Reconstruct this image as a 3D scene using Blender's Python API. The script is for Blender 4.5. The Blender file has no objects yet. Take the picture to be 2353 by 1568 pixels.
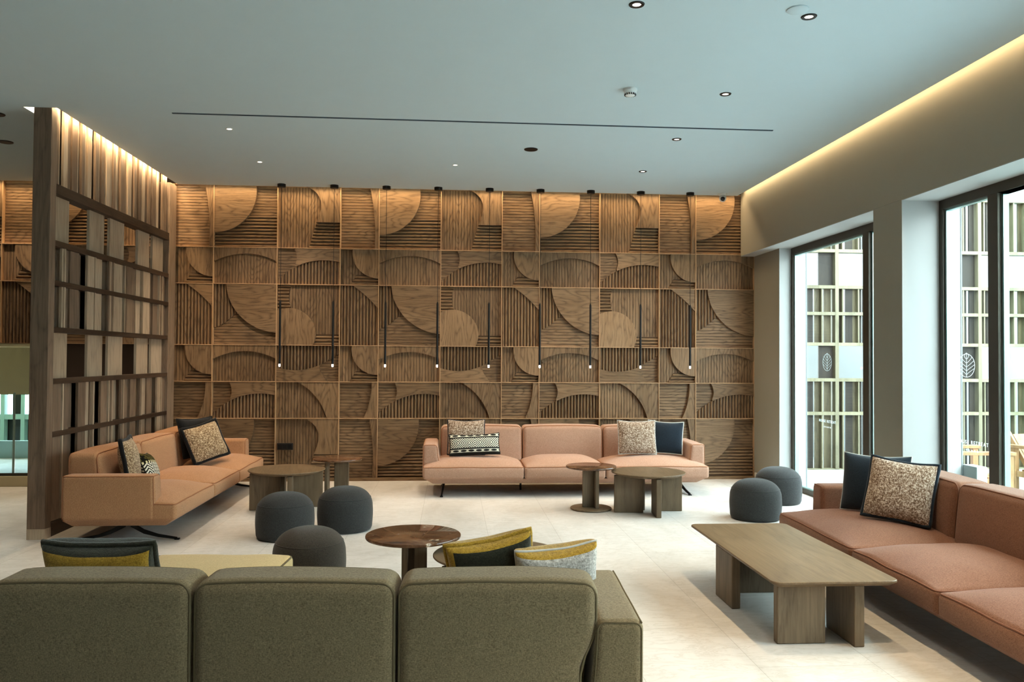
import bpy, bmesh, math, random
from mathutils import Vector, Matrix, noise
random.seed(7)
PI = math.pi
scene = bpy.context.scene
COL = scene.collection

# ------------------------------------------------------------------ helpers
def lin(c):
    c = c / 255.0
    return c / 12.92 if c <= 0.04045 else ((c + 0.055) / 1.055) ** 2.4
def rgb(r, g, b):
    return (lin(r), lin(g), lin(b), 1.0)

def R(a): return math.radians(a)
class MB:
    """collects verts / faces, then links them as one mesh object"""
    def __init__(self):
        self.v = []; self.f = []; self.m = []; self.mi = 0
    def add(self, vs, fs):
        b = len(self.v); self.v += [tuple(p) for p in vs]
        for f in fs:
            self.f.append(tuple(b + i for i in f)); self.m.append(self.mi)
        return self
    def box(self, x0, x1, y0, y1, z0, z1):
        vs = [(x0,y0,z0),(x1,y0,z0),(x1,y1,z0),(x0,y1,z0),(x0,y0,z1),(x1,y0,z1),(x1,y1,z1),(x0,y1,z1)]
        return self.add(vs, [(0,3,2,1),(4,5,6,7),(0,1,5,4),(1,2,6,5),(2,3,7,6),(3,0,4,7)])
    def obox(self, c, ax, hx, ay, hy, az, hz):
        c, ax, ay, az = Vector(c), Vector(ax), Vector(ay), Vector(az)
        vs = [c + ax*sx*hx + ay*sy*hy + az*sz*hz for sz in (-1,1) for (sx,sy) in ((-1,-1),(1,-1),(1,1),(-1,1))]
        return self.add(vs, [(0,3,2,1),(4,5,6,7),(0,1,5,4),(1,2,6,5),(2,3,7,6),(3,0,4,7)])
    def bar(self, a, b, w, t, up=(0,0,1)):
        a, b = Vector(a), Vector(b); d = (b-a); L = d.length; d.normalize()
        u = Vector(up); s = d.cross(u)
        if s.length < 1e-5: s = d.cross(Vector((1,0,0)))
        s.normalize(); n = s.cross(d).normalized()
        return self.obox((a+b)/2, d, L/2, s, w/2, n, t/2)
    def rbox(self, x0, x1, y0, y1, z0, z1, r, n=3, mid=1, fn=None):
        """box with rounded edges, mid = subdivisions of the flat part"""
        c = Vector(((x0+x1)/2,(y0+y1)/2,(z0+z1)/2)); h = Vector(((x1-x0)/2,(y1-y0)/2,(z1-z0)/2))
        r = min(r, h.x*0.999, h.y*0.999, h.z*0.999)
        def lines(hh):
            a = [-hh + r*(1-math.cos(i/n*PI/2))*0 + r*math.tan(0)*0 for i in range(0)]
            out = [-hh + r - r*math.tan(PI/4*(1-i/n)) for i in range(n)]
            inn = [-hh + r + (2*hh-2*r)*i/mid for i in range(mid+1)]
            return out + inn + [-q for q in reversed(out)]
        L = [lines(h.x), lines(h.y), lines(h.z)]
        idx = {}; vs = []; fs = []
        def vert(p):
            k = (round(p[0],6), round(p[1],6), round(p[2],6))
            if k in idx: return idx[k]
            q = Vector([max(-(h[i]-r), min(h[i]-r, p[i])) for i in range(3)])
            d = Vector(p) - q
            if d.length > 1e-9: d = d.normalized()*r
            w = q + d + c
            if fn: w = fn(Vector(w))
            idx[k] = len(vs); vs.append(tuple(w)); return idx[k]
        for ax in range(3):
            a, b = (ax+1)%3, (ax+2)%3
            for s in (-1, 1):
                for i in range(len(L[a])-1):
                    for j in range(len(L[b])-1):
                        q = []
                        for (ii,jj) in ((i,j),(i+1,j),(i+1,j+1),(i,j+1)):
                            p = [0,0,0]; p[ax] = s*h[ax]; p[a] = L[a][ii]; p[b] = L[b][jj]; q.append(vert(p))
                        if s < 0: q.reverse()
                        fs.append(tuple(q))
        return self.add(vs, fs)
    def prism(self, pts, z0, z1):
        """pts in xy counter-clockwise, extruded along z"""
        n = len(pts)
        vs = [(x,y,z0) for x,y in pts] + [(x,y,z1) for x,y in pts]
        fs = [tuple(reversed(range(n))), tuple(range(n,2*n))] + [(i,(i+1)%n,n+(i+1)%n,n+i) for i in range(n)]
        return self.add(vs, fs)
    def lathe(self, prof, n=48, c=(0,0,0), cap=True):
        vs = []; fs = []; m = len(prof)
        for i in range(n):
            a = 2*PI*i/n
            for r, z in prof: vs.append((c[0]+r*math.cos(a), c[1]+r*math.sin(a), c[2]+z))
        for i in range(n):
            j = (i+1) % n
            for k in range(m-1): fs.append((i*m+k, j*m+k, j*m+k+1, i*m+k+1))
        if cap:
            if prof[0][0] > 1e-6: fs.append(tuple(i*m for i in reversed(range(n))))
            if prof[-1][0] > 1e-6: fs.append(tuple(i*m+m-1 for i in range(n)))
        return self.add(vs, fs)
    def tube(self, pts, r, n=8, closed=False):
        pts = [Vector(p) for p in pts]; vs = []; fs = []; N = len(pts)
        prev = None
        for i, p in enumerate(pts):
            if closed: t = pts[(i+1)%N] - pts[(i-1)%N]
            else: t = pts[min(i+1,N-1)] - pts[max(i-1,0)]
            t.normalize()
            if prev is None:
                u = t.orthogonal().normalized()
            else:
                u = (prev - t*prev.dot(t))
                u = u.normalized() if u.length > 1e-6 else t.orthogonal().normalized()
            prev = u; w = t.cross(u)
            rr = r[i] if isinstance(r, (list,tuple)) else r
            for k in range(n):
                a = 2*PI*k/n; vs.append(p + u*math.cos(a)*rr + w*math.sin(a)*rr)
        for i in range(N if closed else N-1):
            j = (i+1) % N
            for k in range(n):
                l = (k+1) % n; fs.append((i*n+k, i*n+l, j*n+l, j*n+k))
        if not closed:
            fs.append(tuple(reversed(range(n)))); fs.append(tuple((N-1)*n+k for k in range(n)))
        return self.add(vs, fs)
    def grid(self, fn, nu, nv, close_u=False):
        vs = [fn(i/nu, j/nv) for i in range(nu+1) for j in range(nv+1)]
        fs = [(i*(nv+1)+j, (i+1)*(nv+1)+j, (i+1)*(nv+1)+j+1, i*(nv+1)+j+1) for i in range(nu) for j in range(nv)]
        return self.add(vs, fs)
    def build(self, name, mats, parent=None, smooth=False, bevel=0, angle=40):
        me = bpy.data.meshes.new(name)
        me.from_pydata(self.v, [], self.f)
        if not isinstance(mats, (list,tuple)): mats = [mats]
        for mt in mats: me.materials.append(mt)
        if len(mats) > 1: me.polygons.foreach_set('material_index', self.m)
        bm = bmesh.new(); bm.from_mesh(me)
        bmesh.ops.remove_doubles(bm, verts=bm.verts, dist=1e-6)
        bmesh.ops.recalc_face_normals(bm, faces=bm.faces)
        bm.to_mesh(me); bm.free(); me.update()
        o = bpy.data.objects.new(name, me); COL.objects.link(o)
        if parent: o.parent = parent
        if smooth:
            me.polygons.foreach_set('use_smooth', [True]*len(me.polygons))
            if angle < 180:
                bmx = bmesh.new(); bmx.from_mesh(me)
                for e in bmx.edges:
                    if len(e.link_faces) == 2 and e.calc_face_angle(0) > math.radians(angle): e.smooth = False
                bmx.to_mesh(me); bmx.free()
        if bevel:
            b = o.modifiers.new('bevel', 'BEVEL'); b.width = bevel; b.segments = 2; b.limit_method = 'ANGLE'; b.angle_limit = math.radians(35)
        return o

def tag(o, label, cat, group=None):
    o['label'] = label; o['category'] = cat
    if group: o['group'] = group
    return o
def thing(name, label, cat, loc=(0,0,0), rz=0, group=None):
    o = bpy.data.objects.new(name, None); COL.objects.link(o)
    o.location = loc; o.rotation_euler = (0,0,rz); o.empty_display_size = 0.1
    return tag(o, label, cat, group)
def struct(o):
    o['kind'] = 'structure'; return o
def copy_tree(o, parent=None):
    c = o.copy(); COL.objects.link(c)
    if parent: c.parent = parent
    for ch in list(o.children): copy_tree(ch, c)
    return c

# ------------------------------------------------------------------ materials
class NT:
    def __init__(self, name):
        self.m = bpy.data.materials.new(name); self.m.use_nodes = True
        self.t = self.m.node_tree; self.n = self.t.nodes; self.l = self.t.links
        self.b = self.n['Principled BSDF']
    def new(self, t, **kw):
        x = self.n.new(t)
        for k, v in kw.items(): setattr(x, k, v)
        return x
    def link(self, a, b): self.l.new(a, b)
    def math(self, op, a, b=None, c=None, clamp=False):
        x = self.n.new('ShaderNodeMath'); x.operation = op; x.use_clamp = clamp
        for i, q in enumerate((a, b, c)):
            if q is None: continue
            if isinstance(q, (int,float)): x.inputs[i].default_value = q
            else: self.link(q, x.inputs[i])
        return x.outputs[0]
    def coord(self, rnd=0):
        tc = self.n.new('ShaderNodeTexCoord'); out = tc.outputs['Object']
        if rnd:
            oi = self.n.new('ShaderNodeObjectInfo'); mu = self.math('MULTIPLY', oi.outputs['Random'], rnd)
            cb = self.n.new('ShaderNodeCombineXYZ')
            for i in range(3): self.link(mu, cb.inputs[i])
            ad = self.n.new('ShaderNodeVectorMath'); ad.operation = 'ADD'
            self.link(out, ad.inputs[0]); self.link(cb.outputs[0], ad.inputs[1]); out = ad.outputs[0]
        return out
    def scale(self, v, s, rot=(0,0,0)):
        mp = self.n.new('ShaderNodeMapping'); mp.inputs['Scale'].default_value = s; mp.inputs['Rotation'].default_value = rot
        self.link(v, mp.inputs['Vector']); return mp.outputs[0]
    def noise(self, v, s, d=2, r=0.5, dist=0):
        x = self.n.new('ShaderNodeTexNoise'); x.inputs['Scale'].default_value = s; x.inputs['Detail'].default_value = d
        x.inputs['Roughness'].default_value = r; x.inputs['Distortion'].default_value = dist
        self.link(v, x.inputs['Vector']); return x.outputs['Fac']
    def ramp(self, f, stops, mode='LINEAR'):
        x = self.n.new('ShaderNodeValToRGB'); x.color_ramp.interpolation = mode
        e = x.color_ramp.elements
        while len(e) < len(stops): e.new(0.5)
        for i, (p, c) in enumerate(stops): e[i].position = p; e[i].color = c
        self.link(f, x.inputs[0]); return x.outputs[0]
    def mix(self, f, a, b, mode='MIX'):
        x = self.n.new('ShaderNodeMixRGB'); x.blend_type = mode
        for i, q in ((0,f),(1,a),(2,b)):
            if isinstance(q, (int,float)): x.inputs[i].default_value = q
            elif isinstance(q, tuple): x.inputs[i].default_value = q
            else: self.link(q, x.inputs[i])
        return x.outputs[0]
    def bump(self, h, s, d=0.01):
        x = self.n.new('ShaderNodeBump'); x.inputs['Strength'].default_value = s; x.inputs['Distance'].default_value = d
        self.link(h, x.inputs['Height']); self.link(x.outputs[0], self.b.inputs['Normal'])
    def done(self, color=None, rough=0.5, metal=0, spec=0.5, sheen=0):
        b = self.b
        if color is not None:
            if isinstance(color, tuple): b.inputs['Base Color'].default_value = color
            else: self.link(color, b.inputs['Base Color'])
        if isinstance(rough, (int,float)): b.inputs['Roughness'].default_value = rough
        else: self.link(rough, b.inputs['Roughness'])
        b.inputs['Metallic'].default_value = metal; b.inputs['Specular IOR Level'].default_value = spec
        if sheen:
            b.inputs['Sheen Weight'].default_value = sheen; b.inputs['Sheen Roughness'].default_value = 0.5
        return self.m

def plain(name, c, rough=0.5, metal=0, spec=0.5, var=0.04, s=6):
    t = NT(name); v = t.coord()
    f = t.noise(v, s, 3)
    a = tuple(min(1, q*(1-var)) for q in c[:3]) + (1,); b = tuple(min(1, q*(1+var)) for q in c[:3]) + (1,)
    return t.done(t.mix(f, a, b), rough, metal, spec)
def wood(name, c_dark, c_mid, c_light, d='v', rough=0.5, rings=26, spec=0.35, rnd=7.0, contrast=1.0):
    """oak with cathedral contour rings, fine streaks and pores; d = grain direction"""
    t = NT(name); v = t.coord(rnd)
    def sc(l): return {'v': (1, 1, l), 'h': (l, 1, 1), 'y': (1, l, 1)}[d]
    n1 = t.noise(t.scale(v, sc(0.20)), 2.6, 3, 0.5)
    ring = t.math('FRACT', t.math('MULTIPLY', n1, float(rings)))
    ring = t.math('POWER', t.math('ABSOLUTE', t.math('MULTIPLY_ADD', ring, 2.0, -1.0)), 2.5)
    pore = t.noise(t.scale(v, sc(0.05)), 230, 2, 0.7)
    pore = t.math('MULTIPLY', t.math('SUBTRACT', 0.55, pore, clamp=True), 5.0, clamp=True)
    fine = t.noise(t.scale(v, sc(0.035)), 70, 3, 0.6)
    big = t.noise(t.scale(v, sc(0.3)), 3, 2)
    base = t.ramp(t.math('MULTIPLY_ADD', t.math('ADD', big, fine), 1.0, -0.5), [(0.3, c_mid), (0.7, c_light)])
    k = t.math('ADD', t.math('MULTIPLY', t.math('MULTIPLY', ring, t.math('MULTIPLY_ADD', pore, 0.55, 0.45)), 0.70*contrast), t.math('MULTIPLY', pore, 0.16*contrast), clamp=True)
    c2 = t.mix(k, base, c_dark)
    oi = t.new('ShaderNodeObjectInfo')
    val = t.math('MULTIPLY_ADD', oi.outputs['Random'], 0.24, 0.86)
    hv = t.new('ShaderNodeHueSaturation'); t.link(val, hv.inputs['Value']); t.link(c2, hv.inputs['Color'])
    t.bump(fine, 0.12, 0.002)
    return t.done(hv.outputs[0], rough, 0, spec)
def fabric(name, a, b, s=420, rough=0.92, sheen=0.15, bump=0.25, mottling=0.5):
    t = NT(name); v = t.coord()
    n1 = t.noise(t.scale(v, (1,1,0.35)), s, 2, 0.7)
    n2 = t.noise(t.scale(v, (0.35,0.35,1)), s*0.9, 2, 0.7)
    w = t.math('MULTIPLY_ADD', t.math('ADD', n1, n2), 1.6, -1.1, clamp=True)
    big = t.noise(v, 9, 3)
    c = t.mix(w, a, b)
    c = t.mix(t.math('MULTIPLY', big, 0.28*mottling), c, tuple(q*0.55 for q in a[:3]) + (1,))
    t.bump(w, bump, 0.002)
    return t.done(c, rough, 0, 0.2, sheen)
def emis(name, c, s):
    t = NT(name); t.b.inputs['Emission Color'].default_value = c; t.b.inputs['Emission Strength'].default_value = s
    return t.done(c, 0.4)

def print_mat():
    t = NT('white_glass_print'); n = t.n; n.remove(t.b)
    a = t.new('ShaderNodeBsdfTranslucent'); a.inputs[0].default_value = rgb(236,244,244)
    b = t.new('ShaderNodeBsdfDiffuse'); b.inputs[0].default_value = rgb(236,244,244)
    mx = t.new('ShaderNodeMixShader'); mx.inputs[0].default_value = 0.35
    t.link(a.outputs[0], mx.inputs[1]); t.link(b.outputs[0], mx.inputs[2])
    tr = t.new('ShaderNodeBsdfTransparent'); m2 = t.new('ShaderNodeMixShader'); m2.inputs[0].default_value = 0.3
    t.link(mx.outputs[0], m2.inputs[1]); t.link(tr.outputs[0], m2.inputs[2]); t.link(m2.outputs[0], n['Material Output'].inputs[0]); return t.m
OD, OM, OL = rgb(60,44,30), rgb(130,103,74), rgb(150,122,92)
M = {}
M['oak_v'] = wood('oak_vertical_grain', OD, OM, OL, 'v')
M['oak_h'] = wood('oak_horizontal_grain', OD, OM, OL, 'h')
M['oak_disc'] = wood('oak_pale_grain', rgb(84,62,42), rgb(152,122,90), rgb(170,140,108), 'v', rings=26)
M['oak_under'] = plain('oak_flute_base', rgb(84,63,43), 0.7)
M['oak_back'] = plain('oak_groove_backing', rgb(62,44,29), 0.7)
M['oak_lip'] = wood('oak_edge_lip', rgb(120,90,62), rgb(186,150,112), rgb(205,170,132), 'v', rings=6)
M['screen'] = wood('smoked_oak', rgb(60,48,38), rgb(122,102,84), rgb(148,126,106), 'v', rings=14, contrast=0.55)
M['screen_light'] = wood('smoked_oak_pale', rgb(104,86,68), rgb(176,154,130), rgb(196,176,152), 'v', rings=14, contrast=0.55)
M['screen_rail'] = wood('smoked_oak_rail', rgb(36,26,20), rgb(66,50,38), rgb(82,64,50), 'y', rings=10)
M['table'] = wood('table_oak', rgb(74,58,42), rgb(112,93,70), rgb(128,108,84), 'y', 0.42, rings=9, contrast=0.6)
M['table_leg'] = wood('table_leg_oak', rgb(70,57,42), rgb(112,95,74), rgb(130,112,90), 'v', 0.5, rings=8, contrast=0.7)
M['peach'] = fabric('peach_wool', rgb(150,104,70), rgb(204,160,122))
M['peach_pink'] = fabric('pink_peach_wool', rgb(156,116,95), rgb(204,170,148))
M['rust'] = fabric('rust_wool', rgb(108,69,50), rgb(156,114,91))
M['pipe_peach'] = plain('peach_piping', rgb(156,106,74), 0.9, var=0.1, s=80)
M['pipe_rust'] = plain('rust_piping', rgb(124,80,58), 0.9, var=0.1, s=80)
M['olive'] = fabric('olive_wool', rgb(98,86,63), rgb(160,144,113), s=380)
M['pipe_olive'] = plain('olive_piping', rgb(110,98,72), 0.9, var=0.1, s=80)
M['olive_seat'] = fabric('beige_olive_wool', rgb(190,166,116), rgb(226,202,152), s=380)
M['pouf'] = fabric('charcoal_wool', rgb(30,31,32), rgb(76,77,76), s=460)
M['pouf_warm'] = fabric('brown_grey_wool', rgb(44,39,34), rgb(92,84,74), s=460)
M['black_metal'] = plain('black_metal', rgb(22,22,23), 0.45, 0.4)
M['black_plastic'] = plain('black_plastic', rgb(16,16,17), 0.4)
M['white_plastic'] = plain('white_plastic', rgb(226,230,230), 0.4)
M['plaster'] = plain('white_plaster', rgb(206,204,196), 0.9, spec=0.15, var=0.02)
M['wall_shaded'] = plain('white_paint_shaded', rgb(150,145,132), 0.9, spec=0.15, var=0.015)  # white wall paint, with the shade on beam and piers put into its colour
M['ceiling'] = plain('ceiling_paint', rgb(199,216,223), 0.95, spec=0.1, var=0.015)
M['white_out'] = plain('exterior_render', rgb(138,142,142), 0.85, spec=0.2, var=0.02)
M['wall_lit'] = plain('white_paint_lit', rgb(178,178,175), 0.9, spec=0.15, var=0.015)  # the same white paint as on the beam, in its lit tone
M['white_far'] = plain('courtyard_render', rgb(178,182,182), 0.85, spec=0.2, var=0.02)
M['pale_blue'] = plain('pale_blue_panel', rgb(190,214,218), 0.7)
M['cream'] = plain('cream_wall', rgb(206,196,158), 0.9, spec=0.15, var=0.02)
M['bronze'] = plain('bronze_frame', rgb(74,68,58), 0.5, 0.3, var=0.05)
M['gasket'] = plain('glazing_bead', rgb(150,176,172), 0.3, 0.6)
M['teak'] = wood('teak_outdoor', rgb(112,76,44), rgb(156,118,80), rgb(170,132,94), 'v', rings=8)
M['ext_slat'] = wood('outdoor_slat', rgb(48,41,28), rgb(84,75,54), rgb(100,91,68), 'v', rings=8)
M['ext_slat_dark'] = wood('outdoor_slat_dark', rgb(22,18,13), rgb(40,34,25), rgb(50,43,33), 'v', rings=8)  # darker slat tone, for about half the slats and the wide boards
M['ext_frame'] = wood('outdoor_frame', rgb(92,86,66), rgb(122,115,92), rgb(136,129,106), 'v', rings=5)
M['lens'] = emis('lamp_lens', (1.0,0.86,0.66,1), 9)
M['lens_dim'] = emis('lamp_lens_soft', (1.0,0.9,0.78,1), 3)
M['tip'] = emis('pendant_tip', (1.0,0.93,0.82,1), 4)
M['slot'] = plain('slot_shadow', rgb(58,78,92), 0.8)
M['stone_edge'] = plain('curb_stone', rgb(190,178,146), 0.6)
M['teal_frame'] = plain('teal_frame', rgb(150,178,172), 0.5)
M['dark_glass'] = plain('dark_opening', rgb(40,40,36), 0.3)
M['print'] = print_mat()

def floor_mat():
    t = NT('limestone_tiles'); v = t.coord()
    n1 = t.noise(t.scale(v, (1,0.45,1)), 1.6, 6, 0.62, 0.8)
    n2 = t.noise(t.scale(v, (0.7,2.2,1)), 5, 6, 0.68, 1.2)
    c = t.ramp(n1, [(0.3, rgb(198,194,188)), (0.5, rgb(214,210,205)), (0.7, rgb(225,221,217))])
    vein = t.math('MULTIPLY', t.math('SUBTRACT', 1.0, t.math('MULTIPLY', t.math('ABSOLUTE', t.math('SUBTRACT', n2, 0.5)), 22.0), clamp=True), 0.28)
    c = t.mix(vein, c, rgb(168,160,144))
    sep = t.new('ShaderNodeSeparateXYZ'); t.link(v, sep.inputs[0])
    def joint(o, pitch, off, wd):
        f = t.math('FRACT', t.math('DIVIDE', t.math('ADD', o, off), pitch))
        return t.math('LESS_THAN', f, wd/pitch)
    col = t.math('FLOOR', t.math('DIVIDE', t.math('ADD', sep.outputs[0], 20*0.59-1.5+0.0), 0.59))
    yy = t.math('ADD', sep.outputs[1], t.math('MULTIPLY', t.math('MODULO', col, 2.0), 0.59))
    j = t.math('MAXIMUM', joint(sep.outputs[0], 0.59, 20*0.59-1.5, 0.004), joint(yy, 1.18, 20*1.18-0.37, 0.004))
    wn = t.new('ShaderNodeTexWhiteNoise'); wn.noise_dimensions = '2D'
    cb = t.new('ShaderNodeCombineXYZ'); t.link(col, cb.inputs[0])
    t.link(t.math('FLOOR', t.math('DIVIDE', t.math('ADD', yy, 20*1.18-0.37), 1.18)), cb.inputs[1]); t.link(cb.outputs[0], wn.inputs['Vector'])
    hv = t.new('ShaderNodeHueSaturation'); t.link(t.math('MULTIPLY_ADD', wn.outputs['Value'], 0.07, 0.96), hv.inputs['Value']); t.link(c, hv.inputs['Color'])
    c = t.mix(t.math('MULTIPLY', j, 0.32), hv.outputs[0], rgb(120,112,98))
    return t.done(c, t.math('MULTIPLY_ADD', n2, 0.25, 0.36), 0, 0.35)
M['floor'] = floor_mat()

def marble_mat(name='brown_marble', rnd=3.0):
    t = NT(name); v = t.coord(rnd)
    n = t.noise(v, 3.5, 8, 0.65, 1.6)
    c = t.ramp(n, [(0.32, rgb(54,34,22)), (0.5, rgb(104,72,50)), (0.66, rgb(140,104,76))])
    n2 = t.noise(t.scale(v, (1,2,1), (0,0,0.6)), 2.4, 5, 0.55, 2.2)
    ve = t.math('SUBTRACT', 1.0, t.math('MULTIPLY', t.math('ABSOLUTE', t.math('SUBTRACT', n2, 0.52)), 45.0), clamp=True)
    ve = t.math('MULTIPLY', ve, t.math('GREATER_THAN', t.noise(v, 2.2, 2), 0.60))
    c = t.mix(ve, c, rgb(222,206,182))
    return t.done(c, 0.07, 0, 0.6)
M['marble'] = marble_mat()

def glass_mat(name='clear_glass', tint=(0.93,0.98,0.97,1), refl=0.06):
    t = NT(name); n = t.n; n.remove(t.b)
    tr = t.new('ShaderNodeBsdfTransparent'); tr.inputs[0].default_value = tint
    gl = t.new('ShaderNodeBsdfGlossy'); gl.inputs['Roughness'].default_value = 0.02
    lw = t.new('ShaderNodeLayerWeight'); lw.inputs['Blend'].default_value = 0.5
    fr = t.math('MULTIPLY_ADD', t.math('POWER', lw.outputs['Facing'], 5.0), 0.5, 0.02)
    mx = t.new('ShaderNodeMixShader'); t.link(fr, mx.inputs[0])
    t.link(tr.outputs[0], mx.inputs[1]); t.link(gl.outputs[0], mx.inputs[2])
    t.link(mx.outputs[0], n['Material Output'].inputs[0]); return t.m
M['glass'] = glass_mat()
M['glass_teal'] = glass_mat('teal_glass', (0.80,0.93,0.93,1))

def boucle(name, dark, mid, light):
    t = NT(name); v = t.coord()
    vo = t.new('ShaderNodeTexVoronoi'); vo.inputs['Scale'].default_value = 140; t.link(v, vo.inputs['Vector'])
    n = t.noise(t.scale(v, (1,1,0.45)), 130, 3, 0.75, 0.4); n2 = t.noise(t.scale(v, (0.45,1,1)), 110, 3, 0.75, 0.4)
    f = t.math('MULTIPLY_ADD', t.math('ADD', n, n2), 0.5, t.math('MULTIPLY', t.math('SUBTRACT', vo.outputs['Distance'], 0.4), 0.12))
    c = t.ramp(f, [(0.37, dark), (0.50, mid), (0.61, light), (0.74, tuple(min(1,q*1.12) for q in light[:3])+(1,))])
    t.bump(f, 0.9, 0.006)
    return t.done(c, 0.95, 0, 0.1, 0.2)
M['boucle'] = boucle('boucle_wool', rgb(64,48,38), rgb(140,114,92), rgb(218,204,188))
M['boucle_left'] = boucle('boucle_wool_warm', rgb(62,44,30), rgb(142,114,84), rgb(222,202,170))
M['navy'] = fabric('navy_velvet', rgb(14,24,34), rgb(32,46,58), 300, sheen=0.3)
M['black_velvet'] = fabric('black_velvet', rgb(10,10,12), rgb(26,26,28), 300, sheen=0.2)
M['mustard'] = fabric('mustard_mohair', rgb(140,108,18), rgb(206,168,62), 240, sheen=0.5, bump=0.6)
M['dark_green'] = fabric('dark_green_mohair', rgb(22,24,16), rgb(56,58,42), 240, sheen=0.4, bump=0.6)
M['white_weave'] = fabric('white_grey_weave', rgb(140,136,128), rgb(232,230,224), 160, bump=0.4)
M['white_trim'] = plain('white_trim', rgb(200,200,194), 0.9, var=0.2, s=60)

def lumbar_mat():
    t = NT('black_white_diamond_weave'); v = t.coord()
    sp = t.new('ShaderNodeSeparateXYZ'); t.link(v, sp.inputs[0])
    u = t.math('DIVIDE', sp.outputs[0], 0.122); w = t.math('DIVIDE', t.math('SUBTRACT', sp.outputs[2], 0.128), 0.122)
    fu = t.math('ABSOLUTE', t.math('SUBTRACT', t.math('FRACT', t.math('ADD', u, 0.5)), 0.5))
    d = t.math('ADD', fu, t.math('ABSOLUTE', w))
    st = t.math('GREATER_THAN', t.math('FRACT', t.math('MULTIPLY', d, 5.2)), 0.42)
    aw = t.math('ABSOLUTE', w)
    band = t.math('LESS_THAN', aw, 0.44)
    pat = t.math('MULTIPLY', st, band)
    # bead rows above and below the diamond band
    bead_band = t.math('LESS_THAN', t.math('ABSOLUTE', t.math('SUBTRACT', aw, 0.70)), 0.13)
    fb = t.math('ABSOLUTE', t.math('SUBTRACT', t.math('FRACT', t.math('MULTIPLY', u, 1.45)), 0.5))
    inner = t.math('GREATER_THAN', t.math('ADD', t.math('POWER', t.math('MULTIPLY', fb, 2.4), 2.0), t.math('POWER', t.math('DIVIDE', t.math('SUBTRACT', aw, 0.70), 0.1), 2.0)), 0.85)
    pat = t.math('MAXIMUM', pat, t.math('MULTIPLY', bead_band, inner))
    n = t.noise(v, 350, 2)
    wh = t.mix(n, rgb(196,194,176), rgb(238,236,222)); bk = t.mix(n, rgb(24,26,24), rgb(58,60,56))
    t.bump(n, 0.3, 0.002)
    return t.done(t.mix(pat, bk, wh), 0.9, 0, 0.15)
M['lumbar'] = lumbar_mat()
def chevron_mat():
    t = NT('chevron_weave'); v = t.coord()
    sp = t.new('ShaderNodeSeparateXYZ'); t.link(v, sp.inputs[0])
    zig = t.math('ABSOLUTE', t.math('SUBTRACT', t.math('FRACT', t.math('DIVIDE', sp.outputs[0], 0.09)), 0.5))
    s = t.math('ADD', t.math('DIVIDE', sp.outputs[2], 0.028), t.math('MULTIPLY', zig, 3.2))
    st = t.math('GREATER_THAN', t.math('FRACT', s), 0.45)
    n = t.noise(v, 300, 2)
    zz = t.mix(st, rgb(26,24,20), rgb(224,218,200))
    top = t.mix(t.math('GREATER_THAN', t.noise(t.scale(v,(1,1,1)), 38, 2), 0.56), rgb(84,76,38), rgb(20,20,16))
    bt = t.mix(t.math('GREATER_THAN', t.math('FRACT', t.math('DIVIDE', sp.outputs[0], 0.03)), 0.5), rgb(30,28,20), rgb(226,214,170))
    c = t.mix(t.math('GREATER_THAN', sp.outputs[2], 0.135), zz, bt)
    c = t.mix(t.math('GREATER_THAN', sp.outputs[2], 0.155), c, top)
    t.bump(n, 0.3, 0.002)
    return t.done(c, 0.9, 0, 0.15)
M['chevron'] = chevron_mat()

# ------------------------------------------------------------------ room dimensions (metres)
W = 0.7516; NR = 0.6197; YW = 10.04
X0 = -3.323
ZL = [3.5642, 2.8126, 2.3721, 1.6356, 1.1947, 0.7516, 0.0]
ZC = 3.526; ZS = 3.95
XB = 3.626; XR = 3.80; XF = 3.94; XO = 4.12
YE = -5.0                      # wall behind the camera
XL = -9.0                      # far left wall
SX = -3.28                     # screen plane

# floor
fl = MB().box(XL-0.3, XO, YE-0.3, 14.5, -0.2, 0.0).build('floor', M['floor']); struct(fl)
# ceiling with its light slots, plus the slab above it
cb = MB()
cy = 9.885; cx1 = XB-0.10; sl0, sl1, sy = -3.50, -3.236, 6.922
for (a,b,c,d) in ((XL,sl0,YE,cy), (sl0,sl1,YE,sy), (sl1,cx1,YE,cy)):
    cb.box(a,b,c,d,ZC,ZC+0.05)
struct(cb.build('ceiling', M['ceiling']))
struct(MB().box(XL-0.3, XO+0.2, YE-0.3, 14.5, ZS, ZS+0.15).build('ceiling_slab', M['plaster']))
# walls out of view that close the room
struct(MB().box(XL-0.2, XL, YE, 14.5, 0, ZS).build('wall_left', M['cream']))
struct(MB().box(XL-0.2, XO, YE-0.2, YE, 0, ZS).build('wall_front', M['plaster']))

# ---- right wall: beam, piers, window openings
struct(MB().box(XB, XO, YE, YW, 2.798, ZS).build('wall_right_beam', M['wall_shaded']))
struct(MB().box(XB+0.002, XO, YE, YW, 2.792, 2.798).build('trim_soffit_lit', M['wall_lit']))  # thin sheet that carries the lit tone of the beam's underside
piers = [(XR, 9.255, YW+0.2), (XB, 6.352, 6.791), (XB, 1.2, 2.34), (XB, YE, -1.2)]
for i, (xa, ya, yb) in enumerate(piers):
    struct(MB().box(xa, XO, ya, yb, 0, 2.797).build('wall_right' if i == 0 else 'wall_right_pier', M['wall_shaded']))
    struct(MB().box(xa+0.002, XO, ya-0.006, ya, 0, 2.792).build('trim_jamb_lit', M['wall_lit']))  # thin sheet painting the window-lit reveal paler than the pier
    if i: struct(MB().box(xa+0.002, XO, yb, yb+0.006, 0, 2.792).build('trim_jamb_lit', M['wall_lit']))
    # bright exterior lining of each pier
    struct(MB().box(XO, XO+0.012, ya-0.01, yb+0.01, 0, 3.4).build('wall_exterior_face', M['white_out']))
struct(MB().box(XO, XO+0.012, YE, YW+0.9, 2.792, 4.4).build('wall_exterior_band', M['white_out']))
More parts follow.
